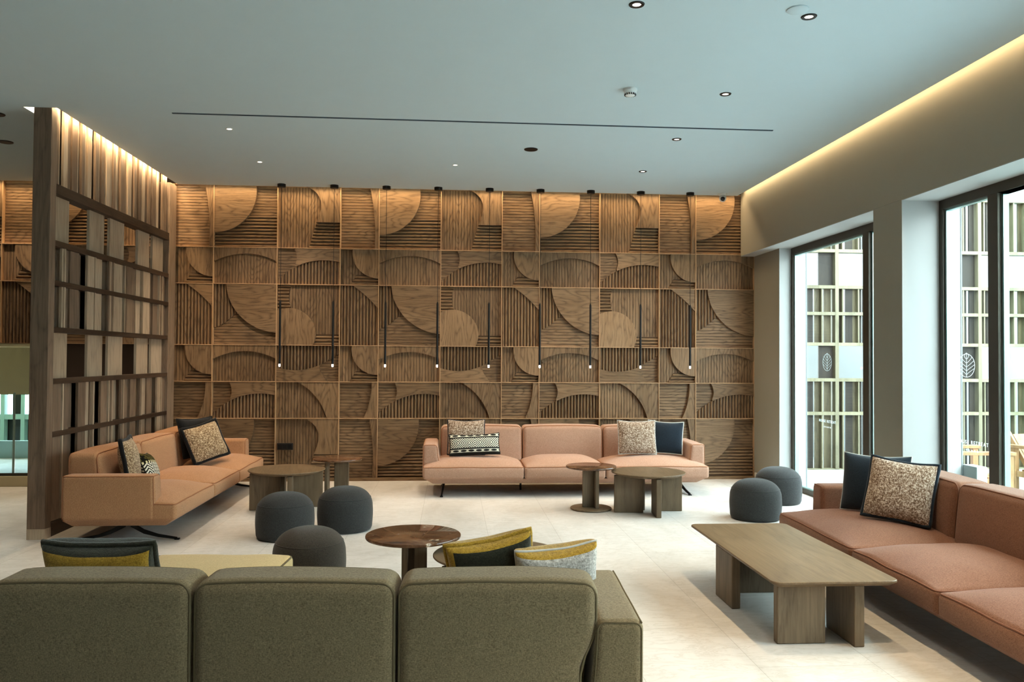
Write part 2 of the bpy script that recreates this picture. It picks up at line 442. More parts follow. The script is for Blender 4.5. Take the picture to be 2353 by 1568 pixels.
bb = MB().box(XR-0.012, XR, 9.255, YW-0.045, 0, 0.085)
struct(bb.build('baseboard_right', M['plaster'], bevel=0.002))

def window(idx, y0, y1, mull):
    """floor-to-beam glazed opening between y0 (near) and y1 (far)"""
    z1 = 2.792; d0, d1 = XF, XF+0.07; fw = 0.055
    m = MB(); m.box(d0,d1,y0,y0+fw,0,z1); m.box(d0,d1,y1-fw,y1,0,z1); m.box(d0,d1,y0+fw,y1-fw,z1-0.075,z1); m.box(d0,d1,y0+fw,y1-fw,0,0.05)
    w = m.build('window_%d' % idx, M['bronze'], bevel=0.003); struct(w)
    ys = [y0+fw] + [q for q in mull] + [y1-fw]
    for q in mull:
        MB().box(d0-0.012,d1,q-0.055,q+0.055,0.05,z1-0.075).build('mullion', M['bronze'], w, bevel=0.003)
    for k in range(len(ys)-1):
        a = ys[k] + (0.055 if k else 0); b = ys[k+1] - (0.055 if k < len(mull) else 0)
        bd = MB(); xx = d0+0.03
        for (p,q) in ((a,a+0.022),(b-0.022,b)): bd.box(xx-0.012, xx+0.03, p, q, 0.05, z1-0.075)
        bd.box(xx-0.012, xx+0.03, a+0.022, b-0.022, z1-0.09, z1-0.075); bd.box(xx-0.012, xx+0.03, a+0.022, b-0.022, 0.05, 0.065)
        bd.build('glazing_bead', M['gasket'], w)
        MB().box(xx+0.004, xx+0.010, a+0.02, b-0.02, 0.06, z1-0.085).build('glass_pane', M['glass'], w)
    return w
win1 = window(1, 6.791, 9.255, [7.506])
win2 = window(2, 2.34, 6.352, [5.672, 4.2])

fill_win3 = window(3, -1.2, 1.2, [0.0])  # unseen window, added to bring daylight onto the back of the olive sofa
# small white writing, stars and leaf emblem printed on the panes
def printed(txt, y, z, size, win, sp=1.0):
    cu = bpy.data.curves.new('printed_text', 'FONT'); cu.body = txt; cu.size = size; cu.align_x = 'CENTER'; cu.extrude = 0.0004; cu.space_character = sp
    tmp = bpy.data.objects.new('tmp', cu); COL.objects.link(tmp)
    dg = bpy.context.evaluated_depsgraph_get(); me = bpy.data.meshes.new_from_object(tmp.evaluated_get(dg))
    bpy.data.objects.remove(tmp)
    for vv in me.vertices:
        a, b, c = vv.co; vv.co = (XF+0.046+c, y - a, z + b)
    me.materials.append(M['print']); o = bpy.data.objects.new('printed_text', me); COL.objects.link(o); o.parent = win
    return o
def stars(y, z, win):
    m = MB()
    for k in range(5):
        yc = y+(k-2)*0.034
        p = [(yc+r_*math.sin(PI*i/5), z+r_*math.cos(PI*i/5)) for i, r_ in enumerate([0.011,0.0045]*5)]
        n = len(p); m.add([(XF+0.046, a, b) for a, b in p]+[(XF+0.0465, a, b) for a, b in p], [tuple(range(n)), tuple(range(n,2*n))]+[(i,(i+1)%n,n+(i+1)%n,n+i) for i in range(n)])
    m.build('printed_stars', M['print'], win)
def emblem(y, z, win, q=1.0):
    m = MB(); x = XF+0.046; ry, rz = 0.10, 0.090
    m.tube([(x, y+ry*math.cos(2*PI*i/40), z+rz*math.sin(2*PI*i/40)) for i in range(40)], 0.0016*q, 5, True)
    for k in range(5):
        z0 = -0.072 + k*0.030
        for s_ in (-1,1):
            pts = []
            for i in range(6):
                t = i/5; zz = z0+0.05*t; pts.append((x, y+s_*t*ry*0.98*math.sqrt(max(0.0, 1-(zz/rz)**2)), z+zz))
            m.tube(pts, 0.0012*q, 5)
    m.tube([(x,y,z-rz),(x,y,z+rz)], 0.0012*q, 5)
    m.build('printed_emblem', M['print'], win)
for y_, zt_, ze_, w_ in ((8.43, 0.83, 1.47, win1), (6.01, 0.855, 1.46, win2)):
    printed('HOUSE RETREAT', y_, zt_, 0.040, w_, 1.35); stars(y_, zt_-0.048, w_); emblem(y_+(0.06 if w_ is win2 else 0.0), ze_, w_, 1.0 if w_ is win2 else 0.6)

# ------------------------------------------------------------------ carved oak back wall
def arc3(p, q, r, n=22):
    (ax,ay),(bx,by),(cx_,cy_) = p,q,r
    d = 2*(ax*(by-cy_)+bx*(cy_-ay)+cx_*(ay-by))
    ux = ((ax*ax+ay*ay)*(by-cy_)+(bx*bx+by*by)*(cy_-ay)+(cx_*cx_+cy_*cy_)*(ay-by))/d
    uy = ((ax*ax+ay*ay)*(cx_-bx)+(bx*bx+by*by)*(ax-cx_)+(cx_*cx_+cy_*cy_)*(bx-ax))/d
    R = math.hypot(ax-ux, ay-uy)
    a0 = math.atan2(ay-uy, ax-ux); a1 = math.atan2(by-uy, bx-ux); a2 = math.atan2(cy_-uy, cx_-ux)
    def un(a, ref, s):
        while s*(a-ref) < 0: a += s*2*PI
        return a
    s = 1 if un(a1,a0,1) <= un(a2,a0,1) else -1
    e = un(a2,a0,s)
    return [(ux+R*math.cos(a0+(e-a0)*i/n), uy+R*math.sin(a0+(e-a0)*i/n)) for i in range(n+1)]
def circ(cx_, cy_, r, n=72): return [(cx_+r*math.cos(2*PI*i/n), cy_+r*math.sin(2*PI*i/n)) for i in range(n)]
def clip(poly, ax, val, keep_less):
    out = []; n = len(poly)
    for i in range(n):
        p, q = poly[i], poly[(i+1)%n]
        ip = (p[ax] <= val) if keep_less else (p[ax] >= val); iq = (q[ax] <= val) if keep_less else (q[ax] >= val)
        if ip: out.append(p)
        if ip != iq:
            t = (val-p[ax])/(q[ax]-p[ax]); o = [0,0]; o[ax] = val; o[1-ax] = p[1-ax]+t*(q[1-ax]-p[1-ax]); out.append(tuple(o))
    return out
def clipbox(poly, x0, x1, y0, y1):
    for ax, v, k in ((0,x0,False),(0,x1,True),(1,y0,False),(1,y1,True)):
        poly = clip(poly, ax, v, k)
        if len(poly) < 3: return []
    return poly

def field_mesh(poly, kind, w, h):
    """poly in metres, u right, v down from the panel's top; local mesh x right, z up, -y toward the room"""
    mb = MB(); poly = clipbox(poly, 0, w, 0, h)
    def prism(pl, h0, hf):
        n = len(pl)
        if n < 3: return
        cl = []
        for p in pl:
            if not cl or math.hypot(p[0]-cl[-1][0], p[1]-cl[-1][1]) > 1e-5: cl.append(p)
        if len(cl) > 1 and math.hypot(cl[0][0]-cl[-1][0], cl[0][1]-cl[-1][1]) < 1e-5: cl.pop()
        n = len(cl)
        if n < 3: return
        vs = [(p[0], -h0, -p[1]) for p in cl] + [(p[0], -hf(p), -p[1]) for p in cl]
        mb.add(vs, [tuple(range(n,2*n))] + [(i,(i+1)%n,n+(i+1)%n,n+i) for i in range(n)])
    if kind.startswith('plain'):
        prism(poly, 0.0, lambda p: float(kind[5:])/1000.0)
    elif kind in ('groove_h','groove_v'):
        ax = 1 if kind[-1] == 'h' else 0; L = h if ax else w; n = max(2, round(L/0.036)); pt = L/n
        for i in range(n):
            a, b = i*pt+0.0028, (i+1)*pt-0.0028
            q = clip(clip(poly, ax, a, False), ax, b, True) if True else []
            if len(q) >= 3: prism(q, 0.0, lambda p: 0.006)
    else:
        ax = 1 if kind[-1] == 'h' else 0; L = h if ax else w; n = max(2, round(L/0.0405)); pt = L/n; S = 5
        mb.mi = 1; prism(poly, 0.0, lambda p: 0.0085); mb.mi = 0
        for i in range(n):
            a0 = i*pt+0.11*pt; w0 = 0.78*pt
            def hf(p, a0=a0, w0=w0):
                tt = max(0.0, min(1.0, (p[ax]-a0)/w0)); return 0.009 + 0.019*(1-abs(2*tt-1)**2.6)
            for k in range(S):
                t0, t1 = 0.5-0.5*math.cos(PI*k/S), 0.5-0.5*math.cos(PI*(k+1)/S)
                q = clip(clip(poly, ax, a0+w0*t0, False), ax, a0+w0*t1, True)
                if len(q) >= 3: prism(q, 0.0, hf)
    return mb

def rect(a,b,c,d): return [(a,c),(b,c),(b,d),(a,d)]
n_, s_ = NR, 0.588
def types(row, col):
    """(list of (polygon, kind, material, part name)) in units of W for one panel"""
    full = rect(0, 1, 0, 1.2)
    DISC = lambda cx_,cy_,r: circ(cx_,cy_,r)
    if row in (0, 5):
        if col == 0:
            e = arc3((0.47,0),(0.545,0.5),(0.548,1.0)) if row == 0 else arc3((0.48,0),(0.55,0.5),(0.53,1.0))
            return [(full,'groove_h','oak_h','grooved_field'), ([(0.7,0)]+[(0.7,1.0)]+list(reversed(e)),'plain48','oak_v','raised_strip')]
        if col == 1:
            return [(full,'groove_h','oak_h','grooved_field'), (rect(0,1,0.49,1.0),'flute_h','oak_h','fluted_field'), (DISC(0,0.10,0.665),'plain52','oak_h','raised_disc')]
        cv = [(0.43,0),(0.50,0.02),(0.57,0.062),(0.62,0.11),(0.655,0.165),(0.678,0.225),(0.686,0.285),(0.683,0.35),(0.668,0.42),(0.64,0.50),(0.61,0.575)]
        return [(full,'groove_v','oak_v','grooved_field'), ([(1,0),(1,0.575)]+list(reversed(cv)),'plain48','oak_v','raised_field'), ([(0.61,0.575),(1,0.575),(1,1.0),(0.49,1.0)],'flute_h','oak_h','fluted_field')]
    if row in (1, 3) and col == 0:
        return [(full,'groove_v','oak_v','grooved_field'), ([(0.15,0.6),(0.26,0.42),(0.7,0.42),(0.7,0.6)],'flute_h','oak_h','fluted_field'), (DISC(0.61,0.06,0.415),'plain52','oak_v','raised_disc')]
    if row in (1, 3) and col == 1:
        return [(full,'groove_v','oak_v','grooved_field'), ([(0,0),(1,0)]+list(reversed(arc3((0,0.235),(0.5,0.10),(1,0.225)))),'plain48','oak_v','raised_arch')]
    if (row == 1 and col == 2) or (row == 4 and col == 1):
        big = [(u, 1.2-math.sqrt(1.0201-(u-0.75)**2)) for u in [i/24 for i in range(25)]]
        top = [p for p in big if p[0] >= 0.27]
        small = [(0.283,0.268),(0.303,0.215),(0.311,0.16),(0.305,0.10),(0.288,0.05),(0.258,0)]
        return [(full,'groove_h','oak_h','grooved_field'), (big+[(1,0.7),(0,0.7)],'flute_v','oak_v','fluted_field'), ([(1,0)]+list(reversed(top))+small,'plain48','oak_h','raised_field')]
    if row == 2 and col == 0:
        a = arc3((0.19,0),(0.43,0.19),(0.64,0.42))
        return [([(0,0)]+a+[(0.64,1.0),(0,1.0)],'flute_v','oak_v','fluted_field'), ([(0.64,0)]+list(reversed(a)),'plain46','oak_h','raised_field')]
    if row == 2 and col == 1:
        return [(full,'groove_h','oak_h','grooved_field'), ([(0,0),(0.4,0),(0.46,0.47),(0.36,0.48),(0.2,0.62),(0.08,0.70),(0,0.72)],'flute_v','oak_v','fluted_field'), (DISC(1.05,-0.05,0.85),'plain52','oak_h','raised_disc')]
    if row == 2 and col == 2:
        return [(full,'groove_v','oak_v','grooved_field'), ([(0,0),(0.22,0),(0.185,0.15),(0.19,0.3),(0.23,0.42),(0,0.47)],'flute_h','oak_h','fluted_field'), (rect(0.55,1,0.82,1.0),'flute_h','oak_h','fluted_field'), (DISC(0.2,0.81,0.42),'plain56','oak_disc','raised_disc')]
    if row == 3 and col == 2:
        a = arc3((0,0.355),(0.36,0.402),(0.68,0.32))
        return [(full,'groove_h','oak_h','grooved_field'), ([(0,0),(1,0),(1,0.13)]+list(reversed(a)),'flute_v','oak_v','fluted_field'), (a+[(0.70,0.42),(0.76,0.51),(0.83,0.6),(0,0.6)],'plain46','oak_h','raised_field')]
    if row == 4 and col == 0:
        e = arc3((0.52,0),(0.49,0.32),(0.385,0.6))
        return [(full,'groove_h','oak_h','grooved_field'), ([(0.7,0),(0.7,0.6)]+list(reversed(e)),'plain48','oak_v','raised_strip')]
    e = arc3((0.33,0),(0.60,0.20),(0.81,0.588))
    return [(full,'groove_v','oak_v','grooved_field'), ([(1,0),(1,0.6)]+list(reversed(e)),'plain48','oak_v','raised_field')]

wall_back = MB().box(XL, XO, YW+0.06, YW+0.25, 1.63, ZS)
wall_back.box(-4.6, XO, YW+0.06, YW+0.25, 0, 1.63)
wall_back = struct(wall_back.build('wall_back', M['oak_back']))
cache = {}
def make_panel(row, col):
    w = W*(NR if col == 0 else 1.0); h = ZL[row]-ZL[row+1]
    mb = MB(); mb.box(0, w, -0.001, 0.04, -h, 0)
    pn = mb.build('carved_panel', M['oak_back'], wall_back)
    nom = s_ if row in (1,3,4) else 1.0
    for poly, kind, mat, nm in types(row, col):
        pl = [(u*W, v*h/nom) for u, v in poly]
        fm = field_mesh(pl, kind, w, h)
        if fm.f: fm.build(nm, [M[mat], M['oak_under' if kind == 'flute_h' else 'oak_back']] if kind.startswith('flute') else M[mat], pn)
    e = 0.0045; t = MB()
    for (a,b,c,d) in ((0,w,-e,0),(0,w,-h,-h+e),(0,e,-h+e,-e),(w-e,w,-h+e,-e)): t.box(a,b,-0.060,0,c,d)
    t.build('edge_lip', M['oak_lip'], pn)
    return pn
def place_panel(row, col, x):
    k = (row, col)
    if k not in cache:
        p = make_panel(row, col); cache[k] = p
    else:
        p = copy_tree(cache[k], wall_back)
    p.location = (x, YW+0.055, ZL[row])
xs = [X0]
for i in range(11): xs.append(xs[-1] + (W*NR if i % 3 == 0 else W))
for i in range(11):
    for row in range(6): place_panel(row, i % 3, xs[i])
x = X0
for i, c in enumerate((2, 1, 0, 2, 1)):
    x -= W*(NR if c == 0 else 1.0)
    for row in range(3): place_panel(row, c, x)
struct(MB().box(-4.6, XR, YW-0.03, YW+0.04, 0, 0.035).build('baseboard_back', M['oak_h']))
# black three-module socket plate on the wall
sk = thing('wall_socket', 'black triple socket plate low on the carved wood wall', 'socket', (-1.985, YW-0.006, 0.415))
MB().rbox(-0.092,0.092,-0.012,0.02,-0.040,0.040,0.004).build('face_plate', M['black_plastic'], sk, True)
for k in (-1,0,1): MB().box(k*0.058-0.025, k*0.058+0.025, -0.015, -0.011, -0.026, 0.026).build('socket_insert', M['black_metal'], sk)

# ------------------------------------------------------------------ stair hall behind the screen (far left)
struct(MB().box(XL, -4.4, 12.0, 12.15, 0.94, 1.9).build('wall_stair', M['cream']))
struct(MB().box(XL, -4.6, YW+0.0, 12.1, 1.60, 1.632).build('ceiling_stair', M['cream']))
struct(MB().box(-4.6, -4.45, YW+0.25, 14.4, 0, 1.63).build('wall_stair_side', M['cream']))
cur = MB(); cur.box(XL, -4.62, 9.72, 9.86, 0, 0.115)
struct(cur.build('trim_curb', M['stone_edge'], bevel=0.004))
gb = thing('glass_balustrade', 'clear glass balustrade panel on stone curb beyond the slatted screen', 'balustrade', (-5.6, 9.79, 0.115))
MB().box(-1.0, 0.60, -0.006, 0.006, 0.03, 0.93).build('glass_pane', M['glass_teal'], gb)
MB().box(0.60, 0.618, -0.008, 0.008, 0.0, 0.95).build('post', M['gasket'], gb)
MB().box(-1.0, 0.97, -0.02, 0.02, 0.0, 0.03).build('base_channel', M['bronze'], gb)
MB().box(0.63, 0.97, -0.006, 0.006, 0.03, 0.93).build('glass_pane', M['glass_teal'], gb)
# stair-hall window wall
w4 = MB(); yy = 13.6
for z0,z1 in ((-0.2,0.10),(0.47,0.55),(0.95,1.6)): w4.box(XL, -4.46, yy, yy+0.1, z0, z1)
xx = XL
while xx < -4.6:
    w4.box(xx, xx+0.06, yy-0.01, yy+0.1, 0.10, 0.95); xx += 0.31
w4 = struct(w4.build('window_4', M['teal_frame']))
MB().box(XL, -4.46, yy+0.12, yy+0.14, 0.10, 0.50).build('dark_pane', M['dark_glass'], w4)
for (a, b) in ((-7.02,-6.80),(-6.55,-6.0),(-5.7,-5.2)):
    MB().box(a, b, yy+0.12, yy+0.14, 0.50, 0.95).build('dark_pane', M['dark_glass'], w4)
struct(MB().box(XL, -4.46, yy-1.2, yy-1.14, -0.1, 0.25).build('wall_stair_parapet', M['pale_blue']))

# ------------------------------------------------------------------ slatted oak screen
slat_rows = [(2.90, 3.60, 1), (1.73, 2.41, 2), (0.12, 1.26, 3)]
edges = [6.99,7.06,7.19,7.26,7.36,7.52,7.66,7.79,7.85,8.00,8.12,8.21,8.26,8.47,8.57,8.72,8.86,8.97,9.03,9.20,9.33,9.46,9.56,9.62,9.73]
def slatted_screen():
    r = thing('slatted_screen', 'tall smoked-oak slatted room divider running from floor to ceiling behind the peach sofa', 'room divider', (SX, 6.93, 0))
    ox, oy = SX, 6.93
    L = YW - 6.93
    p = MB().box(-0.142, 0.0, 0.0, 0.10, 0.085, ZC+0.12); p.build('post', M['screen'], r, bevel=0.003)
    MB().box(-0.141, 0.001, -0.001, 0.101, 0, 0.085).build('post_shoe', M['screen_light'], r)
    MB().box(-0.142, 0.0, L-0.27, L-0.05, 0.0, ZC-0.004).build('post', M['screen'], r, bevel=0.003)
    for z, t in ((2.885,0.085),(2.43,0.05),(2.10,0.045),(1.71,0.045),(1.28,0.045),(0.84,0.045)):
        MB().box(-0.115, -0.004, 0.10, L-0.27, z-t/2, z+t/2).build('rail', M['screen_rail'], r, bevel=0.002)
    MB().box(-0.12, -0.004, 0.10, L-0.27, 0.0, 0.115).build('bottom_rail', M['screen_rail'], r)
    for (z0, z1, k) in slat_rows:
        rr = random.Random(11 if k > 1 else 5)
        ed = edges
        if k == 1:
            ed = []
            for i in range(len(edges)-1):
                ed.append(edges[i])
                if edges[i+1]-edges[i] > 0.11: ed.append(edges[i]+(edges[i+1]-edges[i])*(0.38 if i % 2 else 0.62))
            ed.append(edges[-1])
        for i in range(len(ed)-1):
            a, b = ed[i]-oy, ed[i+1]-oy
            w = b-a; d = ((0.014, 0.038, 0.022, 0.05) if k == 1 else (0.014, 0.045, 0.028, 0.075))[(i*5+k) % 4] + rr.uniform(-0.006, 0.006)
            pale = i in (2,6,8,12,16,18,21) or (k == 1 and i % 3 == 0)
            mt = M['screen_light'] if pale else M['screen']
            MB().box(-d-0.022, -d, a+0.002, b+(0.012 if w > 0.1 else 0.004), z0, z1).build('slat', mt, r)
            if w <= 0.1 and k > 1: MB().box(-0.09, -0.006, a+w*0.35, a+w*0.35+0.02, z0, z1).build('fin', M['screen_light'], r)
    for (z0, z1, k) in slat_rows: MB().box(-0.125, -0.108, 0.10, L-0.27, z0, min(z1, ZC-0.01)).build('back_board', M['screen_rail'], r)
    for (z0, z1) in ((2.455, 2.8425), (1.3025, 1.6875)):
        for (a, b) in ((7.10,7.395),(7.80,8.12),(8.25,8.60),(8.97,9.30),(9.40,9.73)):
            MB().box(-0.085, -0.06, a-oy, b-oy, z0, z1).build('wide_board', M['screen_light'], r)
    return r
slatted_screen()

# ------------------------------------------------------------------ sofas
def nz(p, s, a, seed=0):
    return a*noise.noise(Vector((p.x*s+seed, p.y*s+seed*1.7, p.z*s)))
def rr_path(x0, x1, z0, z1, r, n=6):
    """rounded rectangle path (closed) as (x, z) points"""
    out = []
    for (cx_, cz, a0) in ((x1-r, z1-r, 0), (x0+r, z1-r, PI/2), (x0+r, z0+r, PI), (x1-r, z0+r, 1.5*PI)):
        for i in range(n+1): a = a0 + PI/2*i/n; out.append((cx_+r*math.cos(a), cz+r*math.sin(a)))
    res = []
    for i in range(len(out)):
        p, q = out[i], out[(i+1) % len(out)]; d = math.hypot(q[0]-p[0], q[1]-p[1]); k = max(1, int(d/0.06))
        for j in range(k): res.append((p[0]+(q[0]-p[0])*j/k, p[1]+(q[1]-p[1])*j/k))
    return res
def seat_cushion(parent, x0, x1, y0, y1, z0, z1, mat, pipe, dome=0.085, seed=0):
    def fn(p):
        u = (p.x-(x0+x1)/2)/((x1-x0)/2); v = (p.y-(y0+y1)/2)/((y1-y0)/2); k = max(0.0, min(1.0, (p.z-z0)/(z1-z0)))
        d = dome*(1-abs(u)**3.2)*(1-abs(v)**2.6 if v < 0 else 1-0.45*abs(v)**3)*k**2
        q = p.copy(); q.z += d + nz(p, 5, 0.006*k, seed)
        q.y += (-0.012*(1-abs(u)**4)*math.sin(PI*k) if v < -0.9 else 0)
        return q
    o = MB().rbox(x0+0.003, x1-0.003, y0, y1, z0, z1, 0.03, 4, 16, fn).build('seat_cushion', mat, parent, True, angle=180)
    path = [fn(Vector((px, py, z1-0.0085))) for px, py in rr_path(x0+0.010, x1-0.010, y0+0.0075, y1-0.005, 0.03)]
    MB().tube(path, 0.0048, 6, True).build('piping', pipe, o, True, angle=180)
    return o
def back_cushion(parent, x0, x1, y0, y1, z0, z1, mat, pipe, seed=0, taper=0.0, lean=0.05):
    def fn(p):
        u = (p.x-(x0+x1)/2)/((x1-x0)/2); k = max(0.0, min(1.0, (p.z-z0)/(z1-z0))); v = (p.y-y0)/(y1-y0)
        q = p.copy()
        q.y += lean*(k-0.5)*(1-v)                       # front face leans back
        q.y -= 0.03*(1-abs(u)**3)*math.sin(PI*k)*(1-v)  # soft front
        q.y += 0.012*(1-abs(u)**4)*math.sin(PI*k)*v
        q.z += 0.012*(1-abs(u)**2.5)*k + nz(p, 4, 0.005*k, seed)
        if taper and u < 0: q.x = (x0+x1)/2 + (p.x-(x0+x1)/2)*(1-2*taper*max(0, min(1, (0.66-k)/0.3))**1.5)
        return q
    o = MB().rbox(x0+0.002, x1-0.002, y0, y1, z0, z1, 0.05, 5, 10, fn).build('back_cushion', mat, parent, True, angle=180)
    for yv, off in ((y0+0.02, 0), (y1-0.02, 0)):
        path = [fn(Vector((px, yv, pz))) for px, pz in rr_path(x0+0.010, x1-0.010, z0+0.010, z1-0.010, 0.05)]
        MB().tube(path, 0.0055, 6, True).build('piping', pipe, o, True, angle=180)
    return o
def arm_rest(parent, xo, s, y0, y1, z0, z1, wt, wb, mat, pipe):
    """s = +1 arm at the right end (outer face at xo), -1 at the left"""
    def fn(p):
        k = max(0.0, min(1.0, (p.z-z0)/(z1-z0))); u = (xo-p.x)*s/wt
        q = p.copy(); q.x = xo - s*u*(wt + (wb-wt)*(1-k)**1.7)
        f = max(0, 1-(p.y-y0)/0.25); q.y -= 0.012*(1-k)*f
        q.z += nz(p, 4, 0.004*k, xo)
        return q
    a, b = (xo-wt, xo) if s > 0 else (xo, xo+wt)
    o = MB().rbox(a, b, y0, y1, z0, z1, 0.035, 4, 8, fn).build('armrest', mat, parent, True, angle=180)
    for yv in (y0+0.0095, y1-0.0095):
        pts = [(a+0.0095, z0+0.02)] + [(a+0.0095, z0+0.02+(z1-z0-0.06)*i/8) for i in range(1,9)]
        pts += [(a+0.0095+0.03*(1-math.cos(t)), z1-0.04+0.0305*math.sin(t)) for t in [PI/2*i/5 for i in range(1,6)]]
        pts += [(b-0.0395+0.03*math.sin(t), z1-0.0095-0.0305*(1-math.cos(t))) for t in [PI/2*i/5 for i in range(0,6)]]
        pts += [(b-0.0095, z1-0.04-(z1-z0-0.06)*i/8) for i in range(1,9)]
        MB().tube([fn(Vector((px, yv, pz))) for px, pz in pts], 0.0036, 6).build('piping', pipe, o, True, angle=180)
    pt = [fn(Vector((xo-s*0.0095, y0+0.01+(y1-y0-0.02)*i/12, z1-0.0095))) for i in range(13)]
    MB().tube(pt, 0.0036, 6).build('piping', pipe, o, True, angle=180)
    return o
def metal_leg(parent, xt, xb, y0, y1):
    m = MB(); ym = (y0+y1)/2 + 0.02
    m.obox((xt, ym, 0.128), (1,0,0), 0.03, (0,1,0), 0.07, (0,0,1), 0.014)
    for yf in (y0, y1):
        s = 1 if yf > ym else -1
        p = [Vector((xt, ym+s*0.02, 0.125)), Vector((xt+(xb-xt)*0.45, ym+s*0.13, 0.066)), Vector((xt+(xb-xt)*0.75, ym+(yf-ym)*0.62, 0.034)), Vector((xb, yf, 0.012))]
        wd = [0.05, 0.04, 0.028, 0.020]
        vs = []
        for q, w in zip(p, wd):
            vs += [q+Vector((-0.009,0,-min(w*0.5, q.z-0.001))), q+Vector((0.009,0,-min(w*0.5, q.z-0.001))), q+Vector((0.009,0,w*0.4)), q+Vector((-0.009,0,w*0.4))]
        fs = [(0,1,2,3), tuple(reversed((12,13,14,15)))]
        for i in range(3):
            for k in range(4): fs.append((i*4+k, (i*4+(k+1)%4), (i+1)*4+(k+1)%4, (i+1)*4+k))
        m.add(vs, fs)
        m.obox((xb, yf, 0.006), (1,0,0), 0.016, (0,1,0), 0.02, (0,0,1), 0.006)
    return m.build('leg', M['black_metal'], parent, bevel=0.004)
def make_sofa(label, loc, rz, L, D, mat, pipe, seams, bx, zb=0.71, ab=0.17):
    r = thing('sofa', label, 'sofa', loc, rz, 'three-seat wool sofas on black legs')
    h = L/2; d = D/2
    def bfn(p):
        k = max(0, min(1, (0.19-p.z)/0.06)); q = p.copy()
        q.x *= 1-0.055*k; q.y = p.y + (0.09*k if p.y < 0 else -0.05*k)*abs(p.y)/d
        return q
    MB().rbox(-h+0.03, h-0.03, -d+0.03, d-0.015, 0.132, 0.195, 0.012, 2, 10, bfn).build('base_frame', mat, r, True)
    ss = [-h] + seams + [h]
    for i in range(3): seat_cushion(r, ss[i], ss[i+1], -d, d-0.2, 0.19, 0.325, mat, pipe, seed=i*3.1+loc[0])
    bs = [bx[0] + (bx[1]-bx[0])*i/3 for i in range(4)]
    for i in range(3): back_cushion(r, bs[i], bs[i+1], d-0.27, d, 0.24, zb, mat, pipe, seed=i*2.3+loc[1])
    for s in (-1, 1): arm_rest(r, s*(h+0.004), s, -d+ab, d-0.02, 0.185, 0.55, 0.165, 0.235, mat, pipe)
    for s in (-1, 1): metal_leg(r, s*(h-0.235), s*(h-0.205), -d+0.05, d-0.09)
    for q in seams:
        MB().lathe([(0.011,0),(0.013,0.14)], 12, (q, 0.05, 0)).build('support_leg', M['black_metal'], r, True)
    return r
make_sofa('pinkish peach three-seat sofa standing along the carved wood wall', (1.266, 9.245, 0), 0, 3.13, 0.90, M['peach_pink'], M['pipe_peach'], [-0.47, 0.42], (-1.38, 1.44))
make_sofa('warm peach sofa in front of the tall slatted screen', (-2.62, 8.22, 0), PI/2, 3.06, 0.90, M['peach'], M['pipe_peach'], [-0.45, 0.44], (-1.40, 1.40))
make_sofa('rust-coloured sofa beside the big windows, cut by the picture edge', (2.985, 4.59, 0), -PI/2-R(1.2), 3.10, 1.0, M['rust'], M['pipe_rust'], [-0.36, 0.58], (-1.40, 1.40), ab=0.27)

def olive_sofa():
    r = thing('chaise_sofa', 'olive green sofa with a chaise seen from behind in the foreground', 'sofa', (-0.535, 3.50, 0), PI + math.radians(-3.0))
    # local: front is -y (away from the camera), back at y = +0.45
    d = 0.45; P = 0.745
    b0 = -1.11                                        # local x runs right-to-left in the picture
    xs_ = [b0 + P*i for i in range(4)]
    mt, pp = M['olive'], M['pipe_olive']
    MB().rbox(b0-0.14, xs_[3]-0.02, -d+0.05, d-0.03, 0.13, 0.2, 0.012, 2, 8).build('base_frame', mt, r, True)
    MB().rbox(xs_[2]+0.02, xs_[3]-0.03, -d-0.58, -d+0.05, 0.13, 0.2, 0.012, 2, 4).build('base_frame', mt, r, True)
    seat_cushion(r, b0-0.15, xs_[1], -d, d-0.2, 0.19, 0.29, M['olive_seat'], pp, dome=0.06, seed=1)
    seat_cushion(r, xs_[1], xs_[2], -d, d-0.2, 0.19, 0.29, M['olive_seat'], pp, dome=0.06, seed=2)
    seat_cushion(r, xs_[2], xs_[3], -d-0.66, d-0.2, 0.19, 0.405, M['olive_seat'], pp, dome=0.03, seed=4)
    for i in range(3): back_cushion(r, xs_[i], xs_[i+1], d-0.25, d, 0.2, 0.672, mt, pp, seed=i*2.7, taper=0.08 if i == 0 else 0.0, lean=0.04)
    arm_rest(r, b0-0.165, -1, -d+0.17, d+0.01, 0.17, 0.54, 0.18, 0.21, mt, pp)
    metal_leg(r, b0+0.2, b0+0.04, -d+0.05, d-0.09); metal_leg(r, xs_[3]-0.36, xs_[3]-0.2, -d-0.5, d-0.09)
    return r
olive_sofa()

